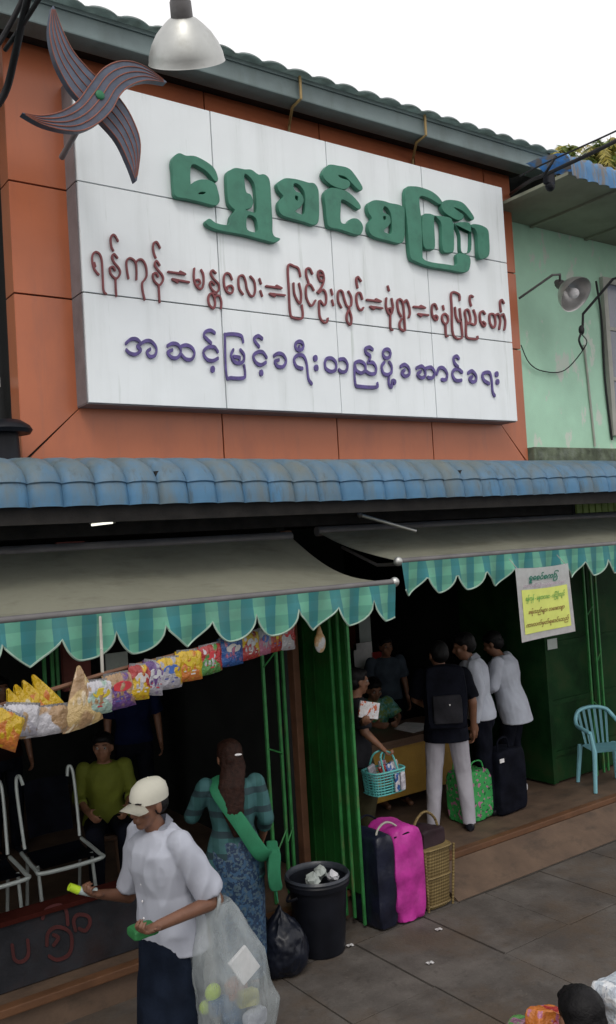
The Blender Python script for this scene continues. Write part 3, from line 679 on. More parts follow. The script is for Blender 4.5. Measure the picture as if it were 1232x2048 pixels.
# ------------------------------------------------------------------ neighbour on the right: turquoise building
tq = empty('turquoise_building', (8.6, 7.5, 3.4), 'mint and turquoise plastered upper wall with peeling paint right of the sign', 'building')
YR = 6.1
box('wall', (6.96, YR, 3.5), (12.5, YR+.25, 6.25), TURQ, tq)
b = MB(); b.box((6.96, 5.86, 3.46), (12.5, YR-.002, 3.66)); b.build('mouldy_ledge', MOLD, tq, bevel=.02)
box('soffit', (6.80, 5.02, 6.03), (12.5, YR-.002, 6.06), SOFFIT, tq); box('soffit', (6.68, 5.02, 6.03), (6.799, 5.90, 6.06), SOFFIT, tq); box('gable_board', (7.2, 5.62, 6.27), (7.22, 10, 6.6), DARKW, tq)
for k in range(4): box('soffit_batten', (6.80+.9*k+.6, 5.03, 6.005), (6.80+.9*k+.64, YR-.01, 6.029), SOFFIT, tq)
prof = [(5.45, 6.265), (5.3, 6.258), (5.2, 6.245), (5.08, 6.22), (5.0, 6.19), (4.965, 6.13), (4.955, 6.06), (4.95, 5.98)]
x = 6.62
while x < 12:
    b = wave_sheet(x, x+.96, .16, prof, .04, nper=10, sharp=1.7); b.build('roof_sheet', BLUE2, tq, smooth=True, thick=.004); x += .96
box('roof_deck', (7.24, 5.45, 6.255), (12.5, 6.4, 6.275), BLUE2, tq)
w0 = PY(1198, 560, YR); w1 = PY(1226, 880, YR)
wn = box('window_frame', (w0.x, YR-.05, 3.83), (w0.x+.07, YR-.003, 5.62), FRAMEW, tq)
box('window_frame', (w0.x+.07, YR-.05, 5.55), (w0.x+1.1, YR-.003, 5.62), FRAMEW, tq); box('window_frame', (w0.x+.07, YR-.05, 3.83), (w0.x+1.1, YR-.003, 3.9), FRAMEW, tq)
for zz in (4.45, 5.02): box('glazing_bar', (w0.x+.07, YR-.045, zz), (w0.x+1.1, YR-.008, zz+.04), FRAMEW, tq)
for a, c in ((3.9, 4.45), (4.49, 5.02), (5.06, 5.55)): box('pane', (w0.x+.071, YR-.03, a), (w0.x+1.1, YR-.022, c), GLASSW, tq)
pipe('wall_cable', [PY(1192, 562, YR-.06), PY(1203, 640, YR-.02), PY(1210, 760, YR-.02), PY(1224, 880, YR-.02)], .012, BLACKC, 'black cable running down beside the turquoise building window', 'cable', n=5)
pipe('wall_conduit', [PY(1168, 690, YR-.015), PY(1178, 780, YR-.015), PY(1190, 893, YR-.015)], .012, FRAMEW, 'thin white conduit running down the middle of the turquoise wall', 'conduit', n=5)
# neighbour on the left
nb = empty('green_neighbour_building', (.5, 6.5, 3.4), 'dark green wall of the neighbouring house at the left edge', 'building')
box('wall', (-4, 6.25, 3.42), (1.86, 6.6, 6.3), NEIGH, nb); box('string_course', (-4, 6.2, 4.05), (1.86, 6.248, 4.12), FRAMEW, nb)
hd = PY(10, 850, 5.72)
vn = empty('black_cowl_vent', (hd.x, 5.72, 3.45), 'black mushroom capped vent standing on the canopy at far left', 'vent')
b = MB(); b.lathe((hd.x, 5.72, 3.4), (0, 0, 1), [(0, .09), (.02, .09), (.30, .08), (.31, 0)], 20); b.build('pipe', BLACKP, vn, smooth=True)
b = MB(); b.lathe((hd.x, 5.72, 3.655), (0, 0, 1), [(0, .0), (0, .155), (.025, .17), (.05, .155), (.085, .10), (.10, 0)], 24); b.build('cowl', BLACKP, vn, smooth=True)

# ------------------------------------------------------------------ overhead cables
cg = 'black overhead cables at the top left corner'
cabl = [('thick twisted black cable bundle crossing the top left corner', [PY(-40, 250, 5.5), PY(8, 190, 5.4), PY(30, 110, 5.2), PY(45, 40, 5.0), PY(70, -60, 4.7)], .022),
        ('black cable second from left in the top left corner', [PY(-30, 130, 5.2), PY(8, 70, 5.1), PY(40, 10, 5.0), PY(60, -40, 4.9)], .016),
        ('black cable nearest the emblem in the top left corner', [PY(10, 100, 5.25), PY(48, 45, 5.0), PY(80, -5, 4.8), PY(110, -50, 4.7)], .014)]
for lb, pts, r in cabl: pipe('overhead_cable', pts, r, BLACKC, lb, 'cable', cg, n=6)
cg = 'black cables slung from the roof corner at right'
for lb, pts, r in (('lower thick black cable sweeping from the roof corner to the right edge', [PY(1022, 388, YO-.02), PY(1060, 362, 5.3), PY(1100, 345, 5.0), PY(1232, 282, 4.2), PY(1400, 190, 3.2)], .018),
                   ('upper thin black cable sweeping from the gutter end to the right edge', [PY(1040, 352, 5.3), PY(1100, 322, 4.9), PY(1232, 262, 4.2), PY(1400, 180, 3.2)], .008),
                   ('short black tie linking the two cables by the roof corner', [PY(1085, 355, 5.0), PY(1098, 335, 4.9), PY(1112, 312, 4.85)], .012)):
    pipe('overhead_cable', pts, r, BLACKC, lb, 'cable', cg, n=6)
cl = empty('cable_clamp', PY(1098, 360, 5.05), 'small black clamp where cables cross at the roof corner', 'clamp')
b = MB(); b.box(PY(1098, 358, 5.05)-V((.05, .03, .05)), PY(1098, 358, 5.05)+V((.05, .03, .06))); b.sph(PY(1100, 372, 5.05), (.05, .04, .05)); b.build('clamp_body', BLACKP, cl, bevel=.01)

# ------------------------------------------------------------------ palm behind the roofs
def mat_leaf(name, col):
    m, n, p, l = _nodes(name); c = _mixc(n, _noise(n, 1.2, 3), tuple(x*.45 for x in col), tuple(min(1, x*1.4) for x in col)); l(c, p.inputs['Base Color']); p.inputs['Roughness'].default_value = .6
    t = n.nodes.new('ShaderNodeBsdfTranslucent'); l(c, t.inputs[0]); mxx_ = n.nodes.new('ShaderNodeMixShader'); mxx_.inputs[0].default_value = .5
    l(p.outputs[0], mxx_.inputs[1]); l(t.outputs[0], mxx_.inputs[2]); l(mxx_.outputs[0], n.nodes['Material Output'].inputs[0]); return m
LEAFG = mat_leaf('leaf_green', (.15, .21, .05)); LEAFY = mat_leaf('leaf_yellow', (.50, .44, .13))
random.seed(3)
def leafy(px, py, Y, R_c, label, seed):
    random.seed(seed); pt = PY(px, py, Y)
    tree = empty('palm_tree', (pt.x, pt.y, 0), label, 'tree', 'leafy palms behind the roofs')
    b = MB(); b.tube(catmull([(pt.x, pt.y, 0), (pt.x+.2, pt.y, 5), (pt.x, pt.y, pt.z-.3)], 6), .14, 10); b.build('trunk', TRUNK, tree, smooth=True)
    for ci, (mm, nf) in enumerate(((LEAFG, 34), (LEAFY, 20))):
        b = MB()
        for f in range(nf):
            az = random.uniform(0, 2*math.pi); el = random.uniform(-.2, 1.3); Lf = R_c*random.uniform(.6, 1.15); c0 = V((pt.x, pt.y, pt.z-.15))
            d = V((math.cos(az)*math.cos(el), math.sin(az)*math.cos(el), math.sin(el))); sp = [c0+d*Lf*(k/10)+V((0, 0, -.75*Lf*(k/10)**2)) for k in range(11)]
            b.tube(sp, [.014*(1-.8*k/10) for k in range(11)], 4)
            for k in range(1, 11):
                t = k/10; tang = (sp[k]-sp[k-1]).normalized(); side = tang.cross(V((0, 0, 1))).normalized()
                for q in range(3):
                    base = sp[k-1].lerp(sp[k], q/3)
                    for sg in (-1, 1):
                        ll = .42*(1-.5*t)*random.uniform(.6, 1.3); tip = base+side*sg*ll*.6+tang*ll*.4+V((random.uniform(-.1, .1), 0, -ll*random.uniform(.1, .9)))
                        w = tang*.020+V((random.uniform(-.012, .012), 0, random.uniform(-.012, .012))); a_ = b.b.verts.new(base-w); b_ = b.b.verts.new(base+w); c_ = b.b.verts.new(base.lerp(tip, .6)+w*.9); d_ = b.b.verts.new(tip); b.b.faces.new((a_, b_, c_, d_))
        b.build('crown', mm, tree)
leafy(1125, 312, 14.5, 1.0, 'yellowish leafy palm top just right of the gutter end', 3)
leafy(1205, 305, 15.5, 1.35, 'green leafy palm top at the right edge above the blue roof', 9)
random.seed(11)

# ================================================================== AWNINGS
def awning(xa, xb, yb, zb, yf, zf, label, side_sag, ph, pitch):
    r = empty('awning', ((xa+xb)/2, yf, zf), label, 'awning', 'retractable awnings over the shop front')
    def fn(u, v):
        x = xa+(xb-xa)*u; y = yb+(yf-yb)*v; z = zb+(zf-zb)*v
        e = side_sag*(math.exp(-((1-u)*(xb-xa)/.7))+math.exp(-(u*(xb-xa)/.7))); z -= (e+.015)*math.sin(math.pi*v)+.008*math.sin(x*5+v*3)*math.sin(math.pi*v)
        return (x, y, z)
    b = MB(); b.grid(fn, 60, 18); b.build('canvas', AWN, r, smooth=True, thick=.003)
    b = MB(); b.tube([(xa, yf, zf), (xb, yf, zf)], .022, 12); b.build('front_bar', ALUG, r, smooth=True)
    b = MB(); b.tube([(xa, yb, zb), (xb, yb, zb)], .04, 12); b.build('roller', ALUG, r, smooth=True)
    for xx in (xa-.012, xb+.012): b = MB(); b.sph((xx, yf, zf), (.032, .034, .034)); b.build('end_cap', ALU, r, smooth=True)
    # scalloped valance
    b = MB(); N = int((xb-xa)/pitch*24)
    low = []
    def zl(x):
        f = ((x-ph)/pitch) % 1.0; idx = int(math.floor((x-ph)/pitch)); pointy = (idx % 3 == 1)
        s = .15+.85*(1-abs(2*f-1))**.75 if pointy else (1-abs(2*f-1)**2.4)**.55
        return .085+.155*s
    def fv(u, v):
        x = xa+(xb-xa)*u; z = zf-.012-v*zl(x); idx = (x-ph)/pitch
        return (x, yf-.024-.035*v*math.sin(idx*math.pi*2+1)-.012*math.sin(x*17)*v, z)
    b.grid(fv, N, 8); b.build('valance', VAL, r, smooth=True, thick=.003)
    b = MB(); b.tube([V(fv(i/N, 1))+V((0, -.002, 0)) for i in range(N+1)], .006, 5); b.build('hem_tape', PIPING, r, smooth=True)
    for xx in (xa+.25, xb-.15): b = MB(); b.tube([(xx, yb, zb-.14), (xx-.05, (yf+yb)/2, (zf+zb)/2-.16), (xx, yf+.01, zf-.03)], .014, 8); b.build('folding_arm', ALUG, r, smooth=True)
    return r
awning(-.6, 3.94, 5.80, 2.90, 4.6, 2.545, 'left canvas awning with teal checked scalloped valance above the snack packets', .085, .115, .30)
awning(4.18, 8.6, 5.78, 2.93, 4.8, 2.675, 'right canvas awning with teal checked scalloped valance above the yellow notice', .02, .20, .30)
rd = empty('awning_crank_rod', PY(720, 1030, 5.3), 'pale slanting rod under the canopy above the right awning', 'rod')
b = MB(); b.cone(PY(720, 1030, 5.35), PY(832, 1062, 5.2), .013, .013); b.build('rod', ALU, rd, smooth=True)
b = MB(); b.sph(PY(720, 1030, 5.35), .022); b.build('joint', ALUG, rd, smooth=True)
tb = empty('fluorescent_lamp', PY(210, 1050, 5.7), 'lit white tube lamp tucked under the canopy at left', 'lamp')
b = MB(); b.cone(PY(183, 1050, 5.7), PY(225, 1045, 5.7), .008, .008); b.build('tube', TUBEL, tb, smooth=True)
b = MB(); b.box(PY(183, 1052, 5.7)+V((0, .005, .014)), PY(232, 1047, 5.7)+V((0, .04, .05))); b.build('housing', FRAMEW, tb)
vt = empty('vent_grille', PY(1190, 1008, 5.84), 'yellow green slatted vent under the canopy at the right edge', 'grille')
a = PY(1150, 1012, 5.84)
for k in range(9): box('slat', (a.x+k*.105, 5.82, 2.98), (a.x+k*.105+.082, 5.84, 3.13), mat('yellow_green_slat', (.24, .34, .08), .6), vt)
box('backboard', (a.x-.02, 5.845, 2.95), (a.x+1.0, 5.857, 3.16), JOINT, vt)

# ================================================================== notice banner
def text_mesh(s, size, shear=0., bold=0.):
    cu = bpy.data.curves.new('t', 'FONT'); cu.body = s; cu.size = size; cu.shear = shear; cu.align_x = 'CENTER'; cu.offset = bold; cu.resolution_u = 2
    o = bpy.data.objects.new('t', cu); COL.objects.link(o); dg = bpy.context.evaluated_depsgraph_get()
    me = bpy.data.meshes.new_from_object(o.evaluated_get(dg)); bpy.data.objects.remove(o); return me
bx0, bx1, bz0, bz1, YB = 5.215, 5.84, 1.985, 2.555, 4.655
ban = empty('notice_banner', (5.5, YB, bz0), 'white and yellow notice with Burmese writing hanging from right awning', 'notice')
def by(x, z): return YB+.012*math.sin((x-bx0)*7)*((bz1-z)/.57)
def btr(x, z): k = (bz1-z)/.57; return V((x+.02*k, by(x, z), z+.02*(x-bx0)*0-.02*math.sin((x-bx0)/.625*math.pi)*(1-k)*.6+.022*k*((x-bx0)/.625)))
b = MB(); b.grid(lambda u, v: btr(bx0+(bx1-bx0)*u, bz1-(bz1-bz0)*v), 12, 12); b.build('sheet', PAPER, ban, smooth=True, thick=.002)
b = MB(); b.grid(lambda u, v: btr(bx0+.045+(bx1-bx0-.09)*u, bz1-.17-(.345)*v)+V((0, -.004, 0)), 12, 10); b.build('yellow_field', YELLOWP, ban, smooth=True)
def btext(s, cx, z, size, m, wid, shear=.35, bold=0.):
    me = text_mesh(s, size, shear, bold); xs_ = [v.co.x for v in me.vertices]; w = max(xs_)-min(xs_); k = wid/w; mid = (max(xs_)+min(xs_))/2
    for v in me.vertices: q = btr(cx+(v.co.x-mid)*k, z+v.co.y); v.co = q+V((0, -.008, 0))
    link('writing', me, m, ban)
cxm = (bx0+bx1)/2
btext('ရွှေစင်စကြာ', cxm, bz1-.095, .055, INKG, .36, bold=.002)
btext('အဆင့်မြင့်ခရီးသည်ပို့ဆောင်ရေး', cxm, bz1-.15, .028, INKP, .50)
btext('ရန်ကုန် - မန္တလေး - ပြင်ဦးလွင်', cxm, bz1-.255, .045, INKY, .46, bold=.001)
btext('ခရီးသည်များ လေးစားစွာ', cxm, bz1-.36, .04, INKR, .42, bold=.001)
btext('ကားလက်မှတ်ရောင်းသည်', cxm, bz1-.46, .04, INKR, .50, bold=.001)
for xx in (bx0+.03, bx1-.03): b = MB(); b.tube([(xx, YB, bz1-.01), (xx, YB+.08, bz1+.07)], .003, 5); b.build('string', CORD, ban)

# ================================================================== snack packets on a slanting line
E1 = V((3.50, 5.10, 0)); E0 = V((1.13, 3.86, 0)); LD = (E1-E0).normalized(); LN = V((-LD.y, LD.x, 0))
if LN.y > 0: LN = -LN
def PL(px, py, off=0.):                 # sight line meets the vertical plane of the snack line
    v = ray(px, py); n = LN; o = E0+n*off; t = (o-V((0, 0, H))).dot(n)/v.dot(n) if abs(v.dot(n)) > 1e-6 else 1
    p = V((0, 0, H)); num = n.x*(o.x)+n.y*(o.y); t = num/(n.x*v.x+n.y*v.y); return p+v*t
rail = empty('snack_rail', PL(585, 1248), 'brown rail with cord from which the snack packets hang', 'rail')
b = MB(); b.tube([PL(-60, 1430, -.02), PL(210, 1347, -.02), PL(588, 1247, -.02)], .011, 8); b.build('bar', BROWN, rail, smooth=True)
b = MB(); b.tube([PL(205, 1348, -.02), PL(203, 1300, -.02), PY(200, 1230, 4.61)], .008, 6); b.build('cord', CORD, rail)
b = MB(); b.tube([PL(588, 1247, -.02), V((3.70, 5.72, 2.45))], .006, 6); b.build('cord', CORD, rail)
def packet(px, py, w, h, cols, label, tilt=0., tri=False, seed=0, m=None, off=0., cat='snack packet', grp='snack packets hanging on the slanting rail', name='snack_packet'):
    c = PL(px, py, off); k = 1780/((c-V((0, 0, H))).dot(D_)); W_ = w/k*(1.55 if tri else 2.25); H_ = h/k*(1.25 if tri else 1.04); rnd = random.Random(seed)
    X = (LD*math.cos(tilt)+V((0, 0, 1))*math.sin(tilt)); Z = (V((0, 0, 1))*math.cos(tilt)-LD*math.sin(tilt)); r = empty(name, c, label, cat, grp)
    def fn(sg):
        def f(u, v):
            a, e = u*2-1, v*2-1; wd = 1.0
            if tri: wd = 1-.9*max(0, (e+1)/2)**1.3
            th = .022*max(0, (1-a**6)*(1-e**6))*(1 if not tri else wd+.2)
            cr = .004*math.sin(a*9+seed)*math.sin(e*7+seed*2)
            zz = e*H_/2*(1-.05*a*a)+rnd.uniform(-.0, .0)
            return c+X*(a*W_/2*wd*(1-.03*(1-e*e)))+Z*zz+LN*(sg*th+cr+(.002*sg))
        return f
    b = MB(); b.grid(fn(1), 10, 10); b.grid(fn(-1), 10, 10); bmesh.ops.remove_doubles(b.b, verts=b.b.verts, dist=.0015)
    b.build('wrapper', m or mat_pack('wrapper_%d' % seed, *cols), r, smooth=True)
    if not tri and m is None and seed < 13:
        lm = mat('label_print_%d' % (seed % 5), [(.55, .52, .5), (.5, .04, .05), (.55, .42, .03), (.05, .12, .4), (.5, .5, .52)][seed % 5], .35, bump=0)
        b = MB(); b.loft([(c+LN*.0225+Z*H_*.12, X*W_*.30, Z*H_*.15), (c+LN*.0245+Z*H_*.12, X*W_*.28, Z*H_*.13)], 18); b.build('printed_badge', lm, r, smooth=False)
        lm2 = mat('label_line_%d' % (seed % 3), [(.35, .03, .04), (.5, .48, .45), (.04, .05, .2)][seed % 3], .35, bump=0)
        for q_, ww in ((-.16, .30), (-.26, .22)): b = MB(); b.loft([(c+LN*.020+Z*H_*q_, X*W_*ww, Z*H_*.022), (c+LN*.023+Z*H_*q_, X*W_*ww, Z*H_*.022)], 10, 5); b.build('printed_line', lm2, r)
    if not tri and h > 30:
        b = MB(); b.grid(lambda u, v: c+X*((u-.5)*W_*.96)+Z*(H_*(.5-.03)+v*.018-.009)+LN*.006+LN*.003*math.sin(u*60), 20, 2); b.build('top_seal', mat('silver_seal', (.5, .5, .52), .3, metal=.5, bump=0), r, thick=.002)
    return r
YE_, OR_, RE_, SI_, BL_, PU_, GR_, TA_, WH_, PK_ = (.52, .34, .015), (.48, .15, .03), (.32, .03, .03), (.34, .33, .37), (.02, .08, .26), (.11, .05, .19), (.08, .22, .06), (.33, .21, .11), (.48, .47, .50), (.38, .12, .20)
packs = [(572, 1273, 34, 52, (RE_, WH_, WH_), 'red and white snack packet at the right end of the rail', .1),
 (549, 1277, 24, 52, (OR_, RE_, OR_), 'orange snack packet next to the rail end', .05),
 (527, 1283, 24, 52, (SI_, PK_, SI_), 'silver and pink snack packet near the rail end', .02),
 (499, 1291, 32, 54, (YE_, RE_, WH_), 'yellow snack packet with red blotches left of the silver one', 0),
 (461, 1303, 42, 56, (BL_, BL_, PK_), 'bright blue snack packet with pink lettering', .05),
 (420, 1318, 38, 58, (RE_, GR_, WH_), 'red and green snack packet left of the blue one', .0),
 (378, 1331, 42, 60, (YE_, OR_, YE_), 'plain bright yellow snack packet near the middle of the rail', .08),
 (337, 1346, 40, 62, (YE_, SI_, SI_), 'yellow and silver snack packet in the middle of the rail', .08),
 (305, 1356, 32, 66, (PU_, SI_, PU_), 'purple and silver snack packet beside a red one', .22),
 (277, 1364, 32, 68, (RE_, YE_, WH_), 'red and yellow snack packet left of the purple one', .15),
 (238, 1381, 46, 70, (TA_, PU_, TA_), 'tan snack packet with dark patches right of the cord', .05),
 (196, 1394, 40, 66, (WH_, (.3, .42, .36), TA_), 'clear and pale green snack bag behind the cord', .1)]
for i, (px, py, w, h, cols, lb, tl) in enumerate(packs): packet(px, py, w, h, cols, lb, tilt=-tl, seed=i+1, off=.004*(i % 2))
packet(162, 1393, 78, 100, (TA_, (.5, .36, .16), (.6, .5, .35)), 'tan pyramid shaped snack bag on the rail', seed=31, tri=True, tilt=.05)
packet(88, 1392, 46, 88, (YE_, YE_, OR_), 'yellow pointed snack bag nearest the tan pyramid bag', seed=32, tri=True, tilt=.55, off=.02)
packet(68, 1402, 46, 86, (YE_, OR_, YE_), 'yellow pointed snack bag second from the tan pyramid bag', seed=33, tri=True, tilt=.55, off=.04)
packet(50, 1410, 44, 82, (YE_, YE_, (.5, .45, .3)), 'yellow pointed snack bag third from the tan pyramid bag', seed=34, tri=True, tilt=.5, off=.06)
packet(32, 1420, 42, 80, (YE_, YE_, OR_), 'leftmost of the upright yellow pointed snack bags', seed=35, tri=True, tilt=.4, off=.08)
packet(42, 1440, 44, 62, (WH_, SI_, (.3, .2, .1)), 'clear chip bag with white label under the yellow bags', seed=36, tilt=-.2, off=.10)
packet(88, 1442, 60, 56, (TA_, WH_, WH_), 'clear chip bag of brown crisps under the yellow bags', seed=37, tilt=-.1, off=.08)
packet(10, 1458, 40, 70, (YE_, OR_, YE_), 'long yellow snack bag at the left edge of the photo', seed=38, tilt=-.5, off=.12)
c = V((3.52, 4.64, 2.28)); c = PY(640, 1285, 4.9)
r = empty('hanging_snack_bag', c, 'small clear bag of orange snacks hanging alone left of the green gate', 'snack bag')
b = MB(); b.sph(c, (.045, .025, .07)); b.cone(c+V((0, 0, .05)), c+V((0, 0, .12)), .025, .006); b.build('bag', mat_pack('wrapper_solo', (.45, .25, .10), (.5, .35, .2), (.5, .5, .5)), r, smooth=True)
b = MB(); b.tube([c+V((0, 0, .11)), c+V((0, 0, .33))], .003, 5); b.build('string', CORD, r)

# ================================================================== GATES
def gate(name, label, bars, zb, zt, r=.011, links=(), m=None):
    g0 = empty(name, (bars[0][0], bars[0][1], zb), label, 'gate', 'green folding gates')
    for (x, y) in bars:
        b = MB(); b.box((x-r, y-r, zb), (x+r, y+r, zt)); b.build('bar', m or GATE, g0, bevel=.003)
    for (i, j, za, zc) in links:
        a = V((bars[i][0], bars[i][1]-.014, za)); c_ = V((bars[j][0], bars[j][1]-.014, zc)); b = MB(); b.cone(a, c_, .006, .006, 6); b.build('cross_link', m or GATE, g0)
    return g0
gA = PZ(557, 1800, .22)
bars = [(3.50, 5.62), (3.66, 5.68), (3.74, 5.72)]
gate('folding_gate', 'folded green lattice gate beside the brown post in the middle', bars, .222, 2.55, links=[(0, 1, .55, .72), (0, 1, 1.35, 1.28), (1, 2, .62, .7), (0, 1, 1.95, 2.05)])
po = empty('brown_post', (3.95, 5.95, .22), 'slim brown painted post beside the dark green shutter', 'post')
box('shaft', (3.92, 5.84, .222), (3.98, 5.92, 2.95), BROWN, po, bevel=.005)
sh = empty('shutter_panel', (3.98, 5.6, .22), 'dark green folded shutter panel with bright bars at its street edge', 'shutter')
box('sheet', (4.03, 5.30, .24), (4.045, 5.92, 2.42), SHUT, sh)
for k in range(4): box('rib', (4.018, 5.44+k*.13, .24), (4.028, 5.452+k*.13, 2.42), SHUT, sh)
for i, (x, y) in enumerate(((4.00, 5.44), (4.015, 5.36), (4.035, 5.27))): box('edge_bar', (x-.011, y-.009, .02 if i > 1 else .05), (x+.011, y+.009, 2.40), GATE, sh, bevel=.003)
box('lock_plate', (4.02, 5.45, 1.15), (4.028, 5.465, 1.25), mat('yellow_tag', (.5, .35, .03), .6), sh)
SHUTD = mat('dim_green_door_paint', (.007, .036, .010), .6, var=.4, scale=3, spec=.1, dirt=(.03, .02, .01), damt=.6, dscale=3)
sh2 = empty('shutter_panel', (7.2, 5.9, .22), 'dark green door leaf behind the yellow notice at right', 'shutter')
p1 = PZ(1100, 1595, .22)
box('sheet', (7.2, 6.1, .24), (7.22, 7.3, 2.9), SHUTD, sh2); box('front_sheet', (7.23, 6.14, .24), (9.9, 6.16, 2.9), SHUTD, sh2)
for k, zz in enumerate((.5, 1.02, 1.62)): box('rail', (7.23, 6.12, zz), (9.9, 6.139, zz+.05), SHUTD, sh2)
for xx in (7.23, 7.95, 8.7): box('stile', (xx, 6.11, .24), (xx+.05, 6.1395, 2.9), SHUTD, sh2)
bars = [(PY(1177, 1300, 6.04).x, 6.04), (PY(1191, 1300, 6.06).x, 6.06), (PY(1200, 1300, 6.07).x, 6.07)]
gate('folding_gate', 'thin green gate bars rising behind the pale blue plastic chair', bars, .222, 2.6, links=[(0, 1, 1.0, .9), (0, 1, 1.9, 2.0), (1, 2, 1.4, 1.5)])
bars = [(PY(88, 1330, 5.75).x, 5.75), (PY(104, 1330, 5.75).x, 5.75), (PY(114, 1330, 5.77).x, 5.77)]
gate('cut_gate_bars', 'cut off green folding gate bars above the yellow snack bags at left', bars, 1.9, 2.70)  # folding gate bars stopped short, leaving out the length lost in shade
pr = empty('cut_pier_top', (2.1, 5.9, 1.95), 'cut off top of the dark red pier above the tan pyramid snack bag', 'board')  # upper end of a pier; the shaded part below is left out
a = PY(127, 1320, 5.85); c = PY(182, 1320, 5.85)
box('pier_face', (a.x, 5.86, 1.95), (c.x, 5.90, 2.95), mat('red_pier_paint', (.13, .035, .028), .8), pr)
wbx = PY(210, 1330, 5.9)
wb = empty('white_board', (wbx.x, 5.9, 2.0), 'small pale board hung behind the snack rail', 'board')
q0 = PY(212, 1350, 5.9); q1 = PY(254, 1308, 5.9)
box('board', (q0.x, 5.89, q0.z-.1), (q1.x, 5.905, q1.z+.02), WHITEB, wb)

# low wall with red letters
lw = empty('low_wall', (1.6, 5.7, .22), 'dark low wall with faded red Burmese letters at lower left', 'wall')
box('wall_body', (-2.8, 5.66, .222), (3.36, 5.78, .62), STONEW, lw)
box('coping', (-2.8, 5.64, .62), (3.36, 5.80, .65), REDB, lw, bevel=.004)
def LWT(x, y): p = PY(x/4.096, 1500+y/4.096, 5.652); return (p.x, p.z)
for st in ([[(100,1600),(120,1715),(180,1735),(232,1680),(228,1560)]], [[(385,1600),(395,1500),(470,1450),(570,1490),(590,1590),(560,1680),(470,1720),(405,1690)],[(440,1600),(480,1540),(440,1515)]], [[(350,1380),(380,1310),(480,1272),(540,1310),(556,1430)]], [[(620,1480),(604,1400),(640,1350),(720,1362),(738,1420),(700,1480),(650,1465)]]):
    link('letter', strokes_to_mesh(st, 13, 15, LWT, 5.654, .002, .0005, 'letter', step=5, dec=2), DKRED, lw)

# ================================================================== interior furniture
def tandem(x, y, label):
    r = empty('waiting_chair', (x, y, .22), label, 'chair', 'waiting chairs inside the left bay')
    zs = .66
    b = MB(); b.tube(catmull([(x-.23, y+.42, zs+.03), (x-.235, y+.1, zs), (x-.20, y, zs-.01), (x+.20, y, zs-.01), (x+.235, y+.1, zs), (x+.23, y+.42, zs+.03)], 5), .015, 8); b.build('seat_frame', CHROME, r, smooth=True)
    for sg in (-1, 1): b = MB(); b.tube(catmull([(x+sg*.21, y+.40, zs+.06), (x+sg*.22, y+.50, zs+.5), (x+sg*.19, y+.52, zs+.57), (x+sg*.17, y+.50, zs+.5)], 5), .013, 8); b.build('back_frame', CHROME, r, smooth=True)
    b = MB(); b.grid(lambda u, v: (x-.2+.4*u, y+.03+.37*v, zs+.01+.02*v-.02*math.sin(math.pi*v)), 6, 6); b.build('seat', BLACKF, r, smooth=True, thick=.01)
    b = MB(); b.grid(lambda u, v: (x-.17+.34*u, y+.42+.08*v+.02*math.sin(math.pi*u), zs+.12+.40*v), 6, 6); b.build('backrest', BLACKF, r, smooth=True, thick=.01)
    for sx in (-.2, .2): b = MB(); b.cone((x+sx, y+.05, .216), (x+sx, y+.15, zs), .013, .013, 8); b.build('leg', CHROME, r); b = MB(); b.cone((x+sx, y+.45, .216), (x+sx, y+.38, zs), .013, .013, 8); b.build('leg', CHROME, r)
tandem(1.68, 6.27, 'leftmost steel framed waiting chair with black seat behind the low wall')
tandem(2.23, 6.29, 'steel framed waiting chair nearest the person in yellow green')
dk = empty('ticket_desk', (5.6, 6.7, .22), 'yellow fronted ticket desk with brown top behind the basket seller', 'desk')
box('front_panel', (4.9, 6.55, .38), (6.35, 6.58, .86), DESK, dk, bevel=.003); box('desktop', (4.85, 6.50, .90), (6.4, 7.15, .935), DESKT, dk, bevel=.004); box('edge_rail', (4.88, 6.52, .86), (6.37, 6.56, .8995), DESKT, dk)
for xx in (4.95, 6.3):
    for yy in (6.62, 7.08): box('leg', (xx-.02, yy-.02, .216), (xx+.02, yy+.02, .898), DARKW, dk)
pp = empty('loose_papers', (6.0, 6.7, .936), 'loose white papers lying on the brown desk top', 'papers')
for k in range(3):
    b = MB(); b.box((5.78+k*.06, 6.60+k*.05, .9365+k*.003), (5.99+k*.06, 6.88+k*.05, .9385+k*.003), Matrix.Rotation(.2*k, 3, 'Z')); b.build('sheet', PAPER, pp)
for (px0, py0, px1, py1, mm, lb) in ((716, 1232, 742, 1282, WHITEB, 'upper pale poster on the dark wall right of the green gate'), (706, 1288, 746, 1342, PAPER, 'lower pale poster on the dark wall right of the green gate'), (678, 1235, 712, 1300, REDB, 'dark red poster on the wall left of the pale posters'), (742, 1305, 766, 1350, mat('red_sheet', (.3, .02, .02), .7), 'narrow red poster beside the lower pale poster')):
    q0 = PY(px0, py0, 8.2); q1 = PY(px1, py1, 8.2)
    tag(box('poster', (q0.x, 8.19, q1.z), (q1.x, 8.20, q0.z), mm, None), lb, 'poster', 'posters on the inner wall')
pw = empty('inner_screen_wall', (4.9, 8.3, .22), 'dark inner screen wall carrying the posters', 'wall')
box('board', (4.12, 8.21, .222), (6.3, 8.27, 3.0), DARK, pw)
tag(box('notice_paper', (PY(1096, 1300, 6.1).x, 6.10, PY(1096, 1300, 6.1).z), (PY(1114, 1282, 6.1).x, 6.104, PY(1114, 1276, 6.1).z), WHITEB, None), 'small pale paper stuck on the green door leaf below the notice', 'paper')

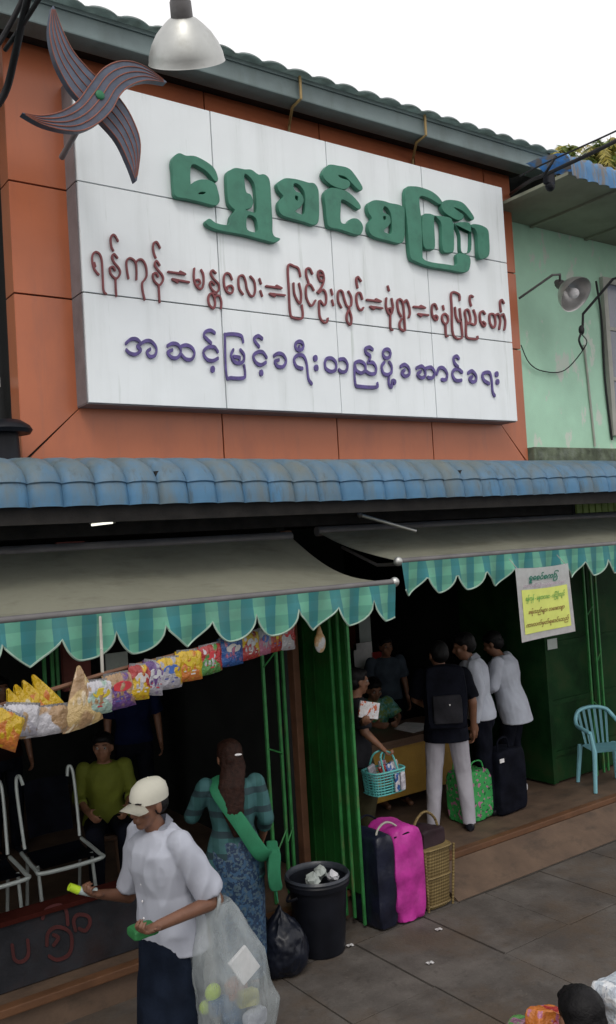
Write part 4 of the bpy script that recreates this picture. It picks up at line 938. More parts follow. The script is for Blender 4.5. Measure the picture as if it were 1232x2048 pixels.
# plastic chair
def plastic_chair(x, y, z, rz, label, sc=.90):
    r = empty('plastic_chair', (0, 0, 0), label, 'chair'); ch = CHAIRM
    b = MB(); b.grid(lambda u, v: ((u-.5)*(.44-.04*v), -.2+.42*v, .43-.02*math.sin(math.pi*v)*math.sin(math.pi*u)), 8, 8); b.build('seat', ch, r, smooth=True, thick=.012)
    def bk(a, zz): return V(((.235)*math.sin(a)*(1-.1*(zz-.43)), .22+.09*(zz-.43)+.05*math.cos(a), zz))
    b = MB()
    P = catmull([(-.245, -.17, .64), (-.26, 0, .655), (-.25, .15, .66), (-.225, .24, .72), (-.16, .285, .80), (0, .30, .83), (.16, .285, .80), (.225, .24, .72), (.25, .15, .66), (.26, 0, .655), (.245, -.17, .64)], 5)
    b.tube(P, .022, 8); b.build('arm_and_top_rail', ch, r, smooth=True)
    for k in range(6):
        xx = -.13+.052*k; b = MB(); b.grid(lambda u, v: (xx+(u-.5)*.026*(1+.3*v)+xx*.3*v, .21+.075*v+.01, .43+.38*v), 1, 8); b.build('back_slat', ch, r, thick=.008)
    for sx in (-1, 1):
        b = MB(); b.loft([((sx*.245, -.20, 0), (.022, 0, 0), (0, .022, 0)), ((sx*.215, -.18, .43), (.028, 0, 0), (0, .03, 0)), ((sx*.245, -.17, .64), (.018, 0, 0), (0, .022, 0))], 8); b.build('leg', ch, r, smooth=True)
        b = MB(); b.loft([((sx*.235, .27, 0), (.022, 0, 0), (0, .022, 0)), ((sx*.20, .22, .43), (.03, 0, 0), (0, .03, 0))], 8); b.build('leg', ch, r, smooth=True)
    r.location = (x, y, z); r.rotation_euler.z = rz; r.scale = (sc, sc, sc)
plastic_chair(7.56, 5.72, .222, math.radians(-28), 'pale blue moulded plastic armchair at the right edge by the green bars')

# ================================================================== bin, bags, basket
bc = V((3.60, 5.22, 0)); 
bn = empty('dustbin', bc, 'round black plastic dustbin full of litter by the green shutter', 'dustbin')
b = MB(); b.lathe(bc, (0, 0, 1), [(.0, .0), (.0, .165), (.02, .17), (.45, .205), (.455, .225), (.49, .23), (.50, .222), (.49, .205), (.40, .19), (.38, .0)], 36); b.build('tub', BLACKP, bn, smooth=True)
b = MB(); b.lathe(bc, (0, 0, 1), [(.485, .215), (.515, .232), (.53, .22), (.515, .205), (.485, .205)], 36); b.build('rim', mat('rim_grey_plastic', (.03, .035, .045), .35), bn, smooth=True)
for sx in (-1, 1):
    b = MB(); b.tube(catmull([bc+V((sx*.21, -.05, .42)), bc+V((sx*.26, 0, .40)), bc+V((sx*.21, .05, .42))], 5), .010, 6); b.build('handle', BLACKP, bn, smooth=True)
lt = [('crumpled white paper cup in the dustbin', (-.06, -.03), .05, WHITEB), ('crumpled pale bag in the dustbin', (.06, .05), .05, WHITEB), ('crumpled clear wrapper in the dustbin', (.08, -.07), .04, mat('litter_film', (.45, .45, .48), .3))]
for lb, (dx, dy), s_, mm in lt:
    b = MB(); bmesh.ops.create_icosphere(b.b, subdivisions=2, radius=s_, matrix=Matrix.Translation(bc+V((dx, dy, .50))))
    for v in b.b.verts: v.co += V((random.uniform(-1, 1), random.uniform(-1, 1), random.uniform(-1, 1)))*.014
    tag(b.build('litter', mm, None, origin=bc+V((dx, dy, .5))), lb, 'litter', 'litter in the dustbin')
def blob(name, c, r, m, label, cat, seed=0, amp=.12, knot=True, parent=None):
    b = MB(); bmesh.ops.create_icosphere(b.b, subdivisions=5, radius=1)
    for v in b.b.verts:
        n = v.co.normalized(); q = mnoise.noise(n*2.2+V((seed, 0, 0)))*amp+(.5-abs(mnoise.noise(n*4.5+V((seed, 3, 0)))))*amp*.8
        v.co = n*(1+q); 
        if v.co.z < -.75: v.co.z = -.75+(v.co.z+.75)*.1
        if knot: 
            t = max(0, n.z-.5)/.5; v.co.x *= 1-.75*t*t; v.co.y *= 1-.75*t*t; v.co.z += .35*t*t*t
        v.co = V((v.co.x*r[0], v.co.y*r[1], (v.co.z+.775)*r[2]))+V(c)
    root = empty(name, c, label, cat); b.build('sack', m, root, smooth=True)
    return root
gs = mat('black_bin_liner', (.007, .009, .016), .35, var=.3, bump=.15, bscale=16, spec=.3)
blob('garbage_bag', (3.22, 5.13, 0), (.17, .17, .20), gs, 'slumped black plastic rubbish bag on the ground left of the dustbin', 'rubbish bag', 2)
blob('garbage_bag', (3.10, 5.36, 0), (.15, .12, .22), gs, 'smaller dark bag standing behind the slumped rubbish bag', 'rubbish bag', 7)
# magenta and navy carrier
cb = V((4.26, 5.18, 0))
cbag = empty('carrier_bag', cb, 'bulging magenta and navy zip bag standing on the pavement', 'bag')
def softbox(lo, hi, amp, seed, n=16, top=.0):
    b = MB(); bmesh.ops.create_cube(b.b, size=1); bmesh.ops.subdivide_edges(b.b, edges=b.b.edges[:], cuts=n, use_grid_fill=True); lo, hi = V(lo), V(hi)
    for v in b.b.verts:
        p = v.co.copy(); q = V((abs(p.x*2), abs(p.y*2), abs(p.z*2)))
        k = 1-.035*((q.x**10)*(q.y**10)+(q.y**10)*(q.z**10)+(q.x**10)*(q.z**10)); bul = .07*(1-q.z**2)
        s_ = V((p.x*k*(1+bul*.4), p.y*k*(1+bul*.4), p.z*k*(1+top*(1-q.x**2)*(1 if p.z > 0 else 0))))
        w = V((lo.x+(s_.x+.5)*(hi.x-lo.x), lo.y+(s_.y+.5)*(hi.y-lo.y), lo.z+(s_.z+.5)*(hi.z-lo.z)))
        w += V((1, 1, .4))*amp*(mnoise.noise(w*7+V((seed, 0, 0)))+.6*(.4-abs(mnoise.noise(w*13+V((0, seed, 0)))))); v.co = w
    return b
o = softbox((4.22, 5.10, .0), (4.50, 5.45, .66), .026, 1, top=.12); 
o.build('pink_panel', PINK, cbag, smooth=True)
o = softbox((4.06, 5.115, .003), (4.235, 5.452, .65), .014, 2, top=.10); o.build('navy_side', NAVYB, cbag, smooth=True)
for yy, mm in ((5.16, CORD), (5.40, BLACKF)):
    b = MB(); b.tube(catmull([(4.10, yy, .60), (4.13, yy+.02, .70), (4.23, yy+.03, .74), (4.33, yy+.02, .68), (4.37, yy-.02, .56)], 6), .008, 6); b.build('handle', mm, cbag, smooth=True)
b = MB(); b.tube([(4.24, 5.12, .64), (4.36, 5.105, .655), (4.47, 5.12, .63)], .006, 6); b.build('zip', BLACKF, cbag)
# cane basket
kb = V((4.68, 5.27, 0)); bk = empty('cane_basket', kb, 'rectangular woven cane basket with arched handle beside the magenta bag', 'basket')
b = MB(); b.loft([(kb+V((0, 0, .0)), (.11, 0, 0), (0, .11, 0)), (kb+V((0, 0, .03)), (.125, 0, 0), (0, .125, 0)), (kb+V((0, 0, .44)), (.145, 0, 0), (0, .145, 0)), (kb+V((0, 0, .46)), (.15, 0, 0), (0, .15, 0))], 28, 5); b.build('body', WICK, bk, smooth=True)
for zz, rr in ((.455, .153), (.24, .138), (.03, .128)):
    b = MB(); P = []
    for k in range(28):
        t = k*2*math.pi/28; cx, sx = math.cos(t), math.sin(t); P.append(kb+V((math.copysign(abs(cx)**.4, cx)*rr, math.copysign(abs(sx)**.4, sx)*rr, zz)))
    b.tube(P, .009, 6, True); b.build('rim_band', WICK, bk, smooth=True)
for sx in (-1, 1):
    b = MB(); b.cone(kb+V((sx*.125, -.125, 0)), kb+V((sx*.15, -.15, .46)), .010, .010, 6); b.build('corner_cane', WICK, bk)
b = MB(); b.tube(catmull([kb+V((-.15, 0, .44)), kb+V((-.11, 0, .62)), kb+V((0, 0, .70)), kb+V((.11, 0, .62)), kb+V((.15, 0, .44))], 6), .011, 8); b.build('handle', WICK, bk, smooth=True)
softb = softbox((4.57, 5.17, .44), (4.79, 5.38, .58), .02, 6, n=8, top=.2); r = empty('dark_bundle', (4.68, 5.27, .46), 'dark cloth bundle stuffed in the top of the cane basket', 'bundle'); softb.build('cloth', mat('dark_maroon_cloth', (.02, .008, .012), .7), r, smooth=True)
# green floral bag
gb = empty('floral_bag', (5.95, 5.95, .22), 'bright green vinyl shopping bag with pink flowers behind the trousered legs', 'bag')
softbox((5.72, 5.86, .222), (6.06, 6.12, .66), .016, 4, top=.08).build('bag_body', FLORAL, gb, smooth=True)
for yy in (5.88, 6.10): b = MB(); b.tube(catmull([(5.80, yy, .62), (5.83, yy, .75), (5.95, yy, .75), (5.98, yy, .62)], 5), .007, 6); b.build('handle', FLORAL, gb, smooth=True)
# black holdall
hb = empty('black_holdall', (6.27, 5.88, .22), 'bulky black holdall with a small white badge beside the white shirts', 'bag')
softbox((6.10, 5.80, .222), (6.46, 6.02, .80), .02, 9, top=.05).build('bag_body', BLACKF, hb, smooth=True)
pb = PY(1003, 1522, 5.786); box('badge', (pb.x-.028, 5.776, pb.z-.016), (pb.x+.028, 5.784, pb.z+.02), PAPER, hb, bevel=.003)
b = MB(); b.tube(catmull([(6.15, 5.86, .78), (6.17, 5.86, .90), (6.28, 5.86, .91), (6.31, 5.86, .78)], 5), .010, 6); b.build('handle', BLACKF, hb, smooth=True)

# ================================================================== PEOPLE
def head_parts(b, Mh, s=1.):
    E = lambda c, r: b.sph(Mh @ V(tuple(x*s for x in c)), tuple(x*s for x in r), Mh.to_3x3(), 18, 12)
    C = lambda a, c, ra, rb: b.cap(Mh @ V(tuple(x*s for x in a)), Mh @ V(tuple(x*s for x in c)), ra*s, rb*s, 10)
    E((0, -.015, .030), (.076, .094, .083)); E((0, .022, -.028), (.060, .066, .078)); E((0, .055, -.085), (.028, .026, .022)); E((0, .03, -.06), (.05, .05, .045))
    C((0, .082, .020), (0, .104, -.018), .008, .013); E((0, .094, -.026), (.018, .012, .009)); C((-.032, .074, .030), (.032, .074, .030), .012, .012)
    C((-.016, .086, -.050), (.016, .086, -.050), .007, .007); C((-.014, .085, -.060), (.014, .085, -.060), .008, .008); E((-.042, .058, -.018), (.022, .022, .022)); E((.042, .058, -.018), (.022, .022, .022))
    for sx in (-1, 1): E((sx*.077, -.006, -.006), (.010, .019, .031))
def hand(b, wr, d, n, side, curl=.5, s=1.):
    d = V(d).normalized(); n = (V(n)-d*V(n).dot(d)).normalized(); w = d.cross(n)*side   # w points towards the thumb
    M = Matrix((w, d, n)).transposed()
    b.sph(wr+d*.045*s, (.040*s, .052*s, .017*s), M, 14, 10); b.cap(wr-d*.01, wr+d*.03*s, .023*s, .024*s, 10)
    for k, ln in enumerate((.068, .078, .073, .056)):
        p = wr+d*.082*s+w*(.030-.020*k)*s; seg = ln*s/3; dd = d
        for q in range(3):
            ang = curl*(.6+.35*q); dd = (d*math.cos(ang*(q+1)*.75)+n*math.sin(ang*(q+1)*.75)).normalized(); p2 = p+dd*seg*1.15; b.cap(p, p2, (.0088-.0008*q)*s, (.0082-.0008*q)*s, 8); p = p2
    p = wr+d*.022*s+w*.026*s; dd = (d*.7+w*.7+n*.25).normalized(); p2 = p+dd*.038*s; b.cap(p, p2, .011*s, .010*s, 8); b.cap(p2, p2+(dd*.5+d*.6+n*.3).normalized()*.032*s, .0095*s, .008*s, 8)
def person(loc, yaw, label, P, shirt, lower, skin=SKIN, hair=HAIR, ht=1.65, sleeve='short', low='trousers', hem=.0, hairstyle='short', voxel=.008, tilt=0., shoes=BLACKP, female=False, eyes=True, fold=.006, collar=False, curl=(.5, .5), hn=(None, None), shirt_low=None, extra=None, shirtw=1.0):
    """P: joints in the person's own frame, +Y forward, +X their right hand, z up from the sole, for a 1.65 m figure."""
    k = ht/1.65; base = dict(pel=(0, 0, .90), neck=(0, 0, 1.375), head=(0, .015, 1.51), hp=0., hy=0., sh=0., Rs=None, Ls=None,
        Re=(.235, -.02, 1.10), Rw=(.25, .04, .86), Le=(-.235, -.02, 1.10), Lw=(-.25, .04, .86), Rk=(.10, .02, .49), Ra=(.105, -.02, .08), Lk=(-.10, .02, .49), La=(-.105, -.02, .08))
    base.update(P); J = {q: (V(v)*k if isinstance(v, (tuple, Vector)) else v) for q, v in base.items()}
    root = empty('person', (0, 0, 0), label, 'person')
    pel, neck = J['pel'], J['neck']; up = (neck-pel).normalized(); sy = J['sh']
    rt = V((math.cos(sy), math.sin(sy), 0)); rt = (rt-up*rt.dot(up)).normalized(); fw = up.cross(rt)
    sw = (.165 if female else .185)*k
    Rs = J['Rs'] or neck+rt*sw-up*.045*k; Ls = J['Ls'] or neck-rt*sw-up*.045*k
    prt = V((1, 0, 0)); pf = V((0, 1, 0))
    Rh = pel+prt*.09*k-V((0, 0, .03)); Lh = pel-prt*.09*k-V((0, 0, .03))
    def torso(b, f=1., z0=-.09, hemx=0., topx=0.):
        T = (neck-pel).length; R = []
        hipw = .165 if not female else .172; waist = .140 if not female else .125; ch = .160 if not female else .148
        for t, w, d in ((z0/ .475, hipw*.95, .105), (0, hipw, .115), (.35, waist, .098), (.62, ch, .115), (.82, ch*1.06, .112), (.93, .13, .088), (1.0, .075, .065)):
            e = max(0, min(1, t)); ax = prt.lerp(rt, e).normalized()*w*k*f; ay = pf.lerp(fw, e).normalized()*d*k*f
            R.append((pel+up*T*t+fw*(.012*math.sin(math.pi*e)), ax, ay))
        if hemx: R[0] = (R[0][0], R[0][1]*(1+hemx), R[0][2]*(1+hemx))
        b.loft(R, 22)
    # body
    b = MB(); torso(b)
    Mh = Matrix.Translation(J['head']) @ Matrix.Rotation(J['hy'], 4, 'Z') @ Matrix.Rotation(J['hp'], 4, 'X')
    b.cap(neck-up*.03, J['head']-V((0, 0, .05))*k, .054*k, .050*k); head_parts(b, Mh, k)
    for s_, h_, kn, an in ((Rs, Rh, J['Rk'], J['Ra']), (Ls, Lh, J['Lk'], J['La'])):
        b.cap(h_, kn, .083*k, .056*k); b.cap(kn, an, .054*k, .036*k)
        fd = V((0, 1, 0)); b.cap(an+V((0, -.02, -.035)), an+V((0, .13, -.05)), .036*k, .026*k)
    for sd, s_, e_, w_, hh in ((1, Rs, J['Re'], J['Rw'], 0), (-1, Ls, J['Le'], J['Lw'], 1)):
        b.cap(s_, e_, .050*k, .040*k); b.cap(e_, w_, .040*k, .026*k); d = (w_-e_).normalized()
        n = V(hn[hh]) if hn[hh] else V((-sd, 0, 0)); n = n if abs(n.normalized().dot(d)) < .95 else V((0, 1, 0))
        hand(b, w_, d, n, (1 if sd > 0 else -1), curl[hh], k)
    me = remeshed(b, voxel, 2, name='body'); link('body', me, skin, root)
    # shirt
    b = MB(); torso(b, 1.13*shirtw, z0=-hem-.03 if hem else -.03, hemx=.13 if hem > .05 else .06)
    for s_, e_, w_ in ((Rs, J['Re'], J['Rw']), (Ls, J['Le'], J['Lw'])):
        if sleeve == 'short':
            m_ = s_.lerp(e_, .86); b.cap(s_, s_.lerp(e_, .1), .062*k, .062*k); b.cone(s_, m_, .064*k, .070*k, 18)
        elif sleeve == 'long':
            b.cap(s_, e_, .064*k, .054*k); b.cone(e_, e_.lerp(w_, .95), .053*k, .042*k, 16); b.sph(e_, .054*k)
        elif sleeve == 'mid':
            b.cap(s_, e_, .062*k, .052*k); b.cone(e_, e_.lerp(w_, .4), .052*k, .048*k, 16)
    me = remeshed(b, max(.009, voxel), 2, fold, 11, name='shirt'); so_ = link('shirt', me, shirt, root)
    if collar:
        b = MB(); c0 = neck+up*.01
        for sg in (-1, 1):
            a = c0-fw*.055*k+up*.045*k; m1 = c0+rt*sg*.070*k+up*.025*k; f1 = c0+fw*.088*k-up*.03*k+rt*sg*.006; f2 = c0+fw*.085*k-up*.085*k+rt*sg*.062*k; m2 = c0+rt*sg*.098*k-up*.028*k; a2 = c0-fw*.088*k-up*.0*k
            vs_ = [b.b.verts.new(p) for p in (a, m1, f1, f2, m2, a2)]; b.b.faces.new((vs_[0], vs_[1], vs_[4], vs_[5])); b.b.faces.new((vs_[1], vs_[2], vs_[3], vs_[4]))
        b.build('collar', shirt, so_, thick=.005)
    # lower garment
    b = MB()
    if low == 'trousers':
        b.loft([(pel+V((0, 0, .07)), (.150*k, 0, 0), (0, .108*k, 0)), (pel-V((0, 0, .03)), (.178*k, 0, 0), (0, .125*k, 0)), (pel-V((0, 0, .12)), (.168*k, 0, 0), (0, .115*k, 0))], 20)
        for h_, kn, an in ((Rh, J['Rk'], J['Ra']), (Lh, J['Lk'], J['La'])): b.cap(h_, kn, .092*k, .070*k); b.cone(kn, an+V((0, 0, -.03)), .070*k, .056*k, 16)
    elif low in ('longyi', 'skirt'):
        mk = (J['Rk']+J['Lk'])/2; ma = (J['Ra']+J['La'])/2; zb_ = .02 if low == 'longyi' else .12
        spx = abs((J['Rk']-J['Lk']).x)/2+.10*k; spy = abs((J['Rk']-J['Lk']).y)/2+.11*k; sax = abs((J['Ra']-J['La']).x)/2+.085*k; say = abs((J['Ra']-J['La']).y)/2+.085*k
        b.loft([(pel+V((0, 0, .09)), (.150*k, 0, 0), (0, .108*k, 0)), (pel-V((0, 0, .02)), (.182*k, 0, 0), (0, .13*k, 0)), (pel.lerp(mk, .4), (.185*k, 0, 0), (0, .14*k, 0)), (mk, (spx, 0, 0), (0, spy, 0)), (mk.lerp(ma, .6), (sax*1.05, 0, 0), (0, say, 0)), (ma+V((0, 0, zb_)), (sax, 0, 0), (0, say, 0))], 24)
    me = remeshed(b, max(.010, voxel), 2, fold*.9, 9, (1, 1, .35), name='lower'); link('trousers' if low == 'trousers' else 'longyi', me, lower, root)
    # hair
    b = MB(); E = lambda c, r: b.sph(Mh @ V(tuple(x*k for x in c)), tuple(x*k for x in r), Mh.to_3x3(), 20, 14)
    if hairstyle != 'none':
        if hairstyle == 'cap': E((0, -.040, -.005), (.081, .076, .060))
        else: E((0, -.024, .042), (.083, .093, .083)); E((0, -.045, .0), (.079, .072, .075)); E((0, .03, .078), (.062, .05, .035))
        if hairstyle == 'long':
            q = Mh @ V((0, -.085, 0)); b.loft([(Mh @ V((0, -.04, .05)), rt*.075*k, fw*.07*k), (Mh @ V((0, -.06, -.06)), rt*.082*k, fw*.055*k), (neck-fw*.10*k-up*.02, rt*.085*k, fw*.035*k), (neck-fw*.135*k-up*.18*k, rt*.07*k, fw*.026*k), (neck-fw*.135*k-up*.34*k+rt*.02, rt*.03*k, fw*.016*k)], 18)
        if hairstyle == 'bun': E((0, -.125, .01), (.042, .04, .042))
        me = remeshed(b, .009, 2, .004, 30, name='hair'); link('hair', me, hair, root)
    if shoes:
        for an in (J['Ra'], J['La']):
            b = MB(); b.loft([(an+V((0, -.065, -.045)), (.020, 0, 0), (0, 0, .03)), (an+V((0, -.05, -.045)), (.036, 0, 0), (0, 0, .036)), (an+V((0, .04, -.045)), (.044, 0, 0), (0, 0, .036)), (an+V((0, .13, -.055)), (.046, 0, 0), (0, 0, .026)), (an+V((0, .175, -.06)), (.024, 0, 0), (0, 0, .016))], 14); b.build('shoe', shoes, root, smooth=True)
    if eyes:
        for sx in (-1, 1):
            b = MB(); b.sph(Mh @ (V((sx*.031, .077, .012))*k), .0115*k); e_ = b.build('eye', EYEW, root, smooth=True)
            b = MB(); b.sph(Mh @ (V((sx*.031, .0855, .012))*k), .0052*k); b.build('iris', EYED, e_, smooth=True)
            b = MB(); b.tube([Mh @ (V((sx*.016, .090, .036))*k), Mh @ (V((sx*.032, .090, .040))*k), Mh @ (V((sx*.048, .078, .036))*k)], .0035, 5); b.build('eyebrow', hair, root)
    if extra: extra(root, J, Mh, neck, up, rt, fw, k)
    root.rotation_euler = (0, 0, yaw); root.location = V(loc); ROOTM[root.name] = Matrix.Translation(V(loc)) @ Matrix.Rotation(yaw, 4, 'Z')
    return root, J
ROOTM = {}
def yaw_of(dx, dy): return math.atan2(dy, dx)-math.pi/2

# foreground man ------------------------------------------------
man_loc = V((2.03, 4.30, 0)); my = yaw_of(-.97, -.18); Mi = (Matrix.Translation(man_loc) @ Matrix.Rotation(my, 4, 'Z')).inverted()
def loc_(px, py, dist):       # point on the sight line at camera depth `dist`, in the man's own frame
    return Mi @ (V((0, 0, H))+ray(px, py)*dist)
def cap_extra(root, J, Mh, neck, up, rt, fw, k):
    q = lambda *c: Mh @ (V(c)*k)
    b = MB(); b.loft([(q(0, -.016, .022), Mh.to_3x3() @ V((.088, 0, 0)), Mh.to_3x3() @ V((0, .108, 0))), (q(0, -.018, .055), Mh.to_3x3() @ V((.089, 0, 0)), Mh.to_3x3() @ V((0, .108, 0))), (q(0, -.022, .09), Mh.to_3x3() @ V((.080, 0, 0)), Mh.to_3x3() @ V((0, .096, 0))), (q(0, -.025, .115), Mh.to_3x3() @ V((.055, 0, 0)), Mh.to_3x3() @ V((0, .068, 0))), (q(0, -.025, .127), Mh.to_3x3() @ V((.02, 0, 0)), Mh.to_3x3() @ V((0, .024, 0)))], 28)
    c_ = b.build('cap', CAPM, root, smooth=True)
    b = MB(); b.grid(lambda u, v: q((u-.5)*.165*(1-.30*v*v), .066+.105*v-.06*abs(u-.5)**2*4*(v), .040-.010*v-.16*(u-.5)**2), 14, 6); b.build('peak', CAPM, c_, smooth=True, thick=.006)
    b = MB(); b.sph(q(0, -.025, .128), .007); b.build('button', CAPM, c_)
    for i in range(5): b = MB(); b.sph(neck-up*(.07+.085*i)*k+fw*(.128+.005*i)*k, (.006, .004, .006), seg=8, ring=6); b.build('button', PAPER, root)
hd_ = loc_(300, 1597, 4.60)
manP = dict(pel=(0, 0, .93), neck=(0.0, .045, 1.40), head=(0, .105, 1.53), hp=-.10, hy=.12, sh=-.10,
    Le=tuple(loc_(432, 1800, 4.50)/1.02), Lw=tuple(loc_(318, 1850, 4.22)/1.02), Re=tuple(loc_(258, 1790, 4.85)/1.02), Rw=tuple(loc_(205, 1788, 4.72)/1.02),
    Rk=(.09, .07, .50), Ra=(.09, .12, .08), Lk=(-.09, -.02, .48), La=(-.09, -.18, .10))
man, MJ = person(man_loc, my, 'man in beige cap and white short sleeved shirt walking past with a clear sack', manP, SHIRTW, NAVY, skin=SKIND, ht=1.68, low='longyi', voxel=.006, shirtw=1.10, hem=.10, collar=True, hairstyle='cap', extra=cap_extra, fold=.012, curl=(.9, .8), hn=((0, 0, 1), (0, 0, 1)))
MM = ROOTM[man.name]
# what he holds
rw = MM @ MJ['Rw']; lw_ = MM @ MJ['Lw']
q = V((0, 0, H))+ray(150, 1775)*4.66
r = empty('drink_bottle', q, 'small bottle with yellow green cap in the hand of the capped man', 'bottle')
d = (q-rw).normalized(); b = MB(); b.cone(q-d*.02+V((0, 0, -.01)), q+V((-.03, .0, .012)), .022, .020, 14); b.build('cap', mat('lime_plastic', (.42, .60, .03), .4), r, smooth=True)
b = MB(); b.cone(q-d*.02+V((0, 0, -.01)), q+(rw-q)*.75, .02, .026, 14); b.build('flask', mat('clear_bottle_plastic', (.35, .42, .42), .2), r, smooth=True)
q = V((0, 0, H))+ray(285, 1862)*4.26
r = empty('green_pouch', q, 'small dark green pouch held at the waist by the capped man', 'pouch')
softbox(q-V((.06, .05, .02)), q+V((.06, .05, .02)), .008, 3, n=6).build('pouch_body', mat('green_cloth', (.02, .14, .04), .7), r, smooth=True)
# sack of clear plastic slung on his forearm
arm_p = (MM @ MJ['Le']).lerp(MM @ MJ['Lw'], .08)
sk = empty('clear_plastic_sack', arm_p, 'large clear plastic sack of bottles and packets hanging from the man', 'sack')
spx = [(425, 1800, 40, 4.50), (440, 1850, 58, 4.50), (452, 1900, 72, 4.48), (462, 1950, 82, 4.46), (470, 2000, 84, 4.46), (474, 2050, 76, 4.48), (476, 2100, 54, 4.5), (476, 2120, 26, 4.5)]
R = []
rr_ = V((math.cos(YAW), -math.sin(YAW), 0)); ff_ = V((math.sin(YAW), math.cos(YAW), 0))
b = MB(); prev = None
cen = []
for (px, py, hw, dd) in spx: c = V((0, 0, H))+ray(px, py)*(dd+.02); cen.append(c); R.append((c, rr_*hw*dd/1780, ff_*hw*dd/1780*.62))
b.loft(R, 40)
bmesh.ops.subdivide_edges(b.b, edges=[e for e in b.b.edges], cuts=2, use_grid_fill=True)
for v in b.b.verts:
    n = mnoise.noise(V((v.co.x*14, v.co.y*14, v.co.z*4))); m2 = .5-abs(mnoise.noise(V((v.co.x*22, v.co.y*22, v.co.z*7)))); c = min(cen, key=lambda q_: abs(q_.z-v.co.z)); d = V((v.co.x-c.x, v.co.y-c.y, 0)); v.co += d*(n*.20+m2*.07)
b.build('film', PLAST, sk, smooth=True)
b = MB(); b.tube(catmull([arm_p+V((0, -.03, -.08)), arm_p+V((.02, -.045, .02)), arm_p+V((.03, .02, .05)), arm_p+V((.01, .05, -.06))], 5), .010, 8); b.build('neck_twist', PLAST, sk, smooth=True)
items = [(488, 1930, .085, PAPER, 'white paper packet showing near the top of the clear sack'), (426, 1985, .045, mat('lime_plastic', (.26, .40, .05), .4), 'lime green ball shaped pack at the left side of the clear sack'),
 (410, 2015, .035, mat('lime_plastic', (.26, .40, .05), .4), 'lime green bottle cap low at the left of the clear sack'), (445, 2010, .06, mat('blue_label', (.03, .11, .24), .4), 'blue labelled pack inside the lower left of the clear sack'),
 (495, 2000, .05, mat('yellow_label', (.30, .30, .08), .4), 'yellow labelled pack inside the middle of the clear sack'), (470, 1985, .05, mat('orange_label', (.28, .12, .07), .4), 'orange labelled pack inside the clear sack'),
 (465, 2040, .06, mat('blue_label', (.03, .11, .24), .4), 'blue labelled pack at the bottom of the clear sack'), (510, 2035, .05, SHIRTG, 'grey pack at the bottom right of the clear sack')]
for px, py, s_, mm, lb in items:
    c = V((0, 0, H))+ray(px, py)*4.47; rm = Matrix.Rotation(random.uniform(-.6, .6), 3, 'Y')
    r = empty('packed_item', c, lb, 'packed item', 'goods inside the clear sack')
    if s_ > .08: b = MB(); b.box(c-V((.06, .01, .075)), c+V((.06, .01, .075)), Matrix.Rotation(-.55, 3, 'Y')); b.build('wrapper', mm, r, bevel=.004)
    elif 'lime' in mm.name: b = MB(); b.sph(c, (s_, s_*.7, s_)); b.build('pack', mm, r, smooth=True)
    else: softbox(c-V((s_, .03, s_*.8)), c+V((s_, .03, s_*.8)), .035, px, n=8).build('pack', mm, r, smooth=True)

# woman in plaid with the green sling bag ---------------------------
wl = V((2.88, 5.10, 0)); wy = yaw_of(.45, .9)
def sling(root, J, Mh, neck, up, rt, fw, k):
    b = MB()
    P_ = catmull([neck-rt*.10*k+up*.0+fw*.02, neck-rt*.085*k-fw*.10*k-up*.06*k, pel_(J)+up*.24*k-fw*.150*k+rt*.03*k, pel_(J)+up*.03*k-fw*.165*k+rt*.16*k, pel_(J)-up*.02+rt*.24*k-fw*.06], 8)
    for i, p in enumerate(P_): pass
    rings = []
    for i in range(len(P_)):
        t = (P_[min(i+1, len(P_)-1)]-P_[max(i-1, 0)]).normalized(); o_ = (P_[i]-(pel_(J)+up*.25)); o_ = (o_-t*o_.dot(t)).normalized(); w_ = t.cross(o_); rings.append((P_[i]+o_*.012, w_*(.042+.012*i/len(P_)), o_*.008))
    b.loft(rings, 12); b.build('bag_strap', GSASH, root, smooth=True)
    c = pel_(J)+rt*.245*k-fw*.06-up*.10; b = softbox(c-V((.04, .10, .13)), c+V((.04, .10, .13)), .012, 5, n=8); b.build('sling_bag', GSASH, root, smooth=True)
    b = MB(); 
    for i in range(6): b.cone(c+V((0, -.08+.032*i, -.12)), c+V((.01, -.085+.034*i, -.20)), .006, .003, 6)
    b.build('fringe', GSASH, root)
    b = MB(); b.sph(Mh @ V((.02, -.11, .02)), (.03, .012, .008)); b.build('hair_clip', PAPER, root)
def pel_(J): return J['pel']
person(wl, wy, 'long haired woman seen from behind in teal plaid top with green sling bag', dict(head=(0, .03, 1.505), hp=-.15, hy=.3, Le=(-.26, .08, 1.14), Lw=(-.27, .30, 1.06), Re=(.22, .0, 1.10), Rw=(.20, .16, .92), Rk=(.085, .03, .49), Ra=(.08, -.02, .08), Lk=(-.085, .0, .49), La=(-.08, -.03, .08)),
       PLAID, BATIK, skin=SKIN, hair=HAIRB, ht=1.62, sleeve='mid', low='longyi', hem=.14, hairstyle='long', female=True, voxel=.009, shirtw=.95, extra=sling, eyes=False)

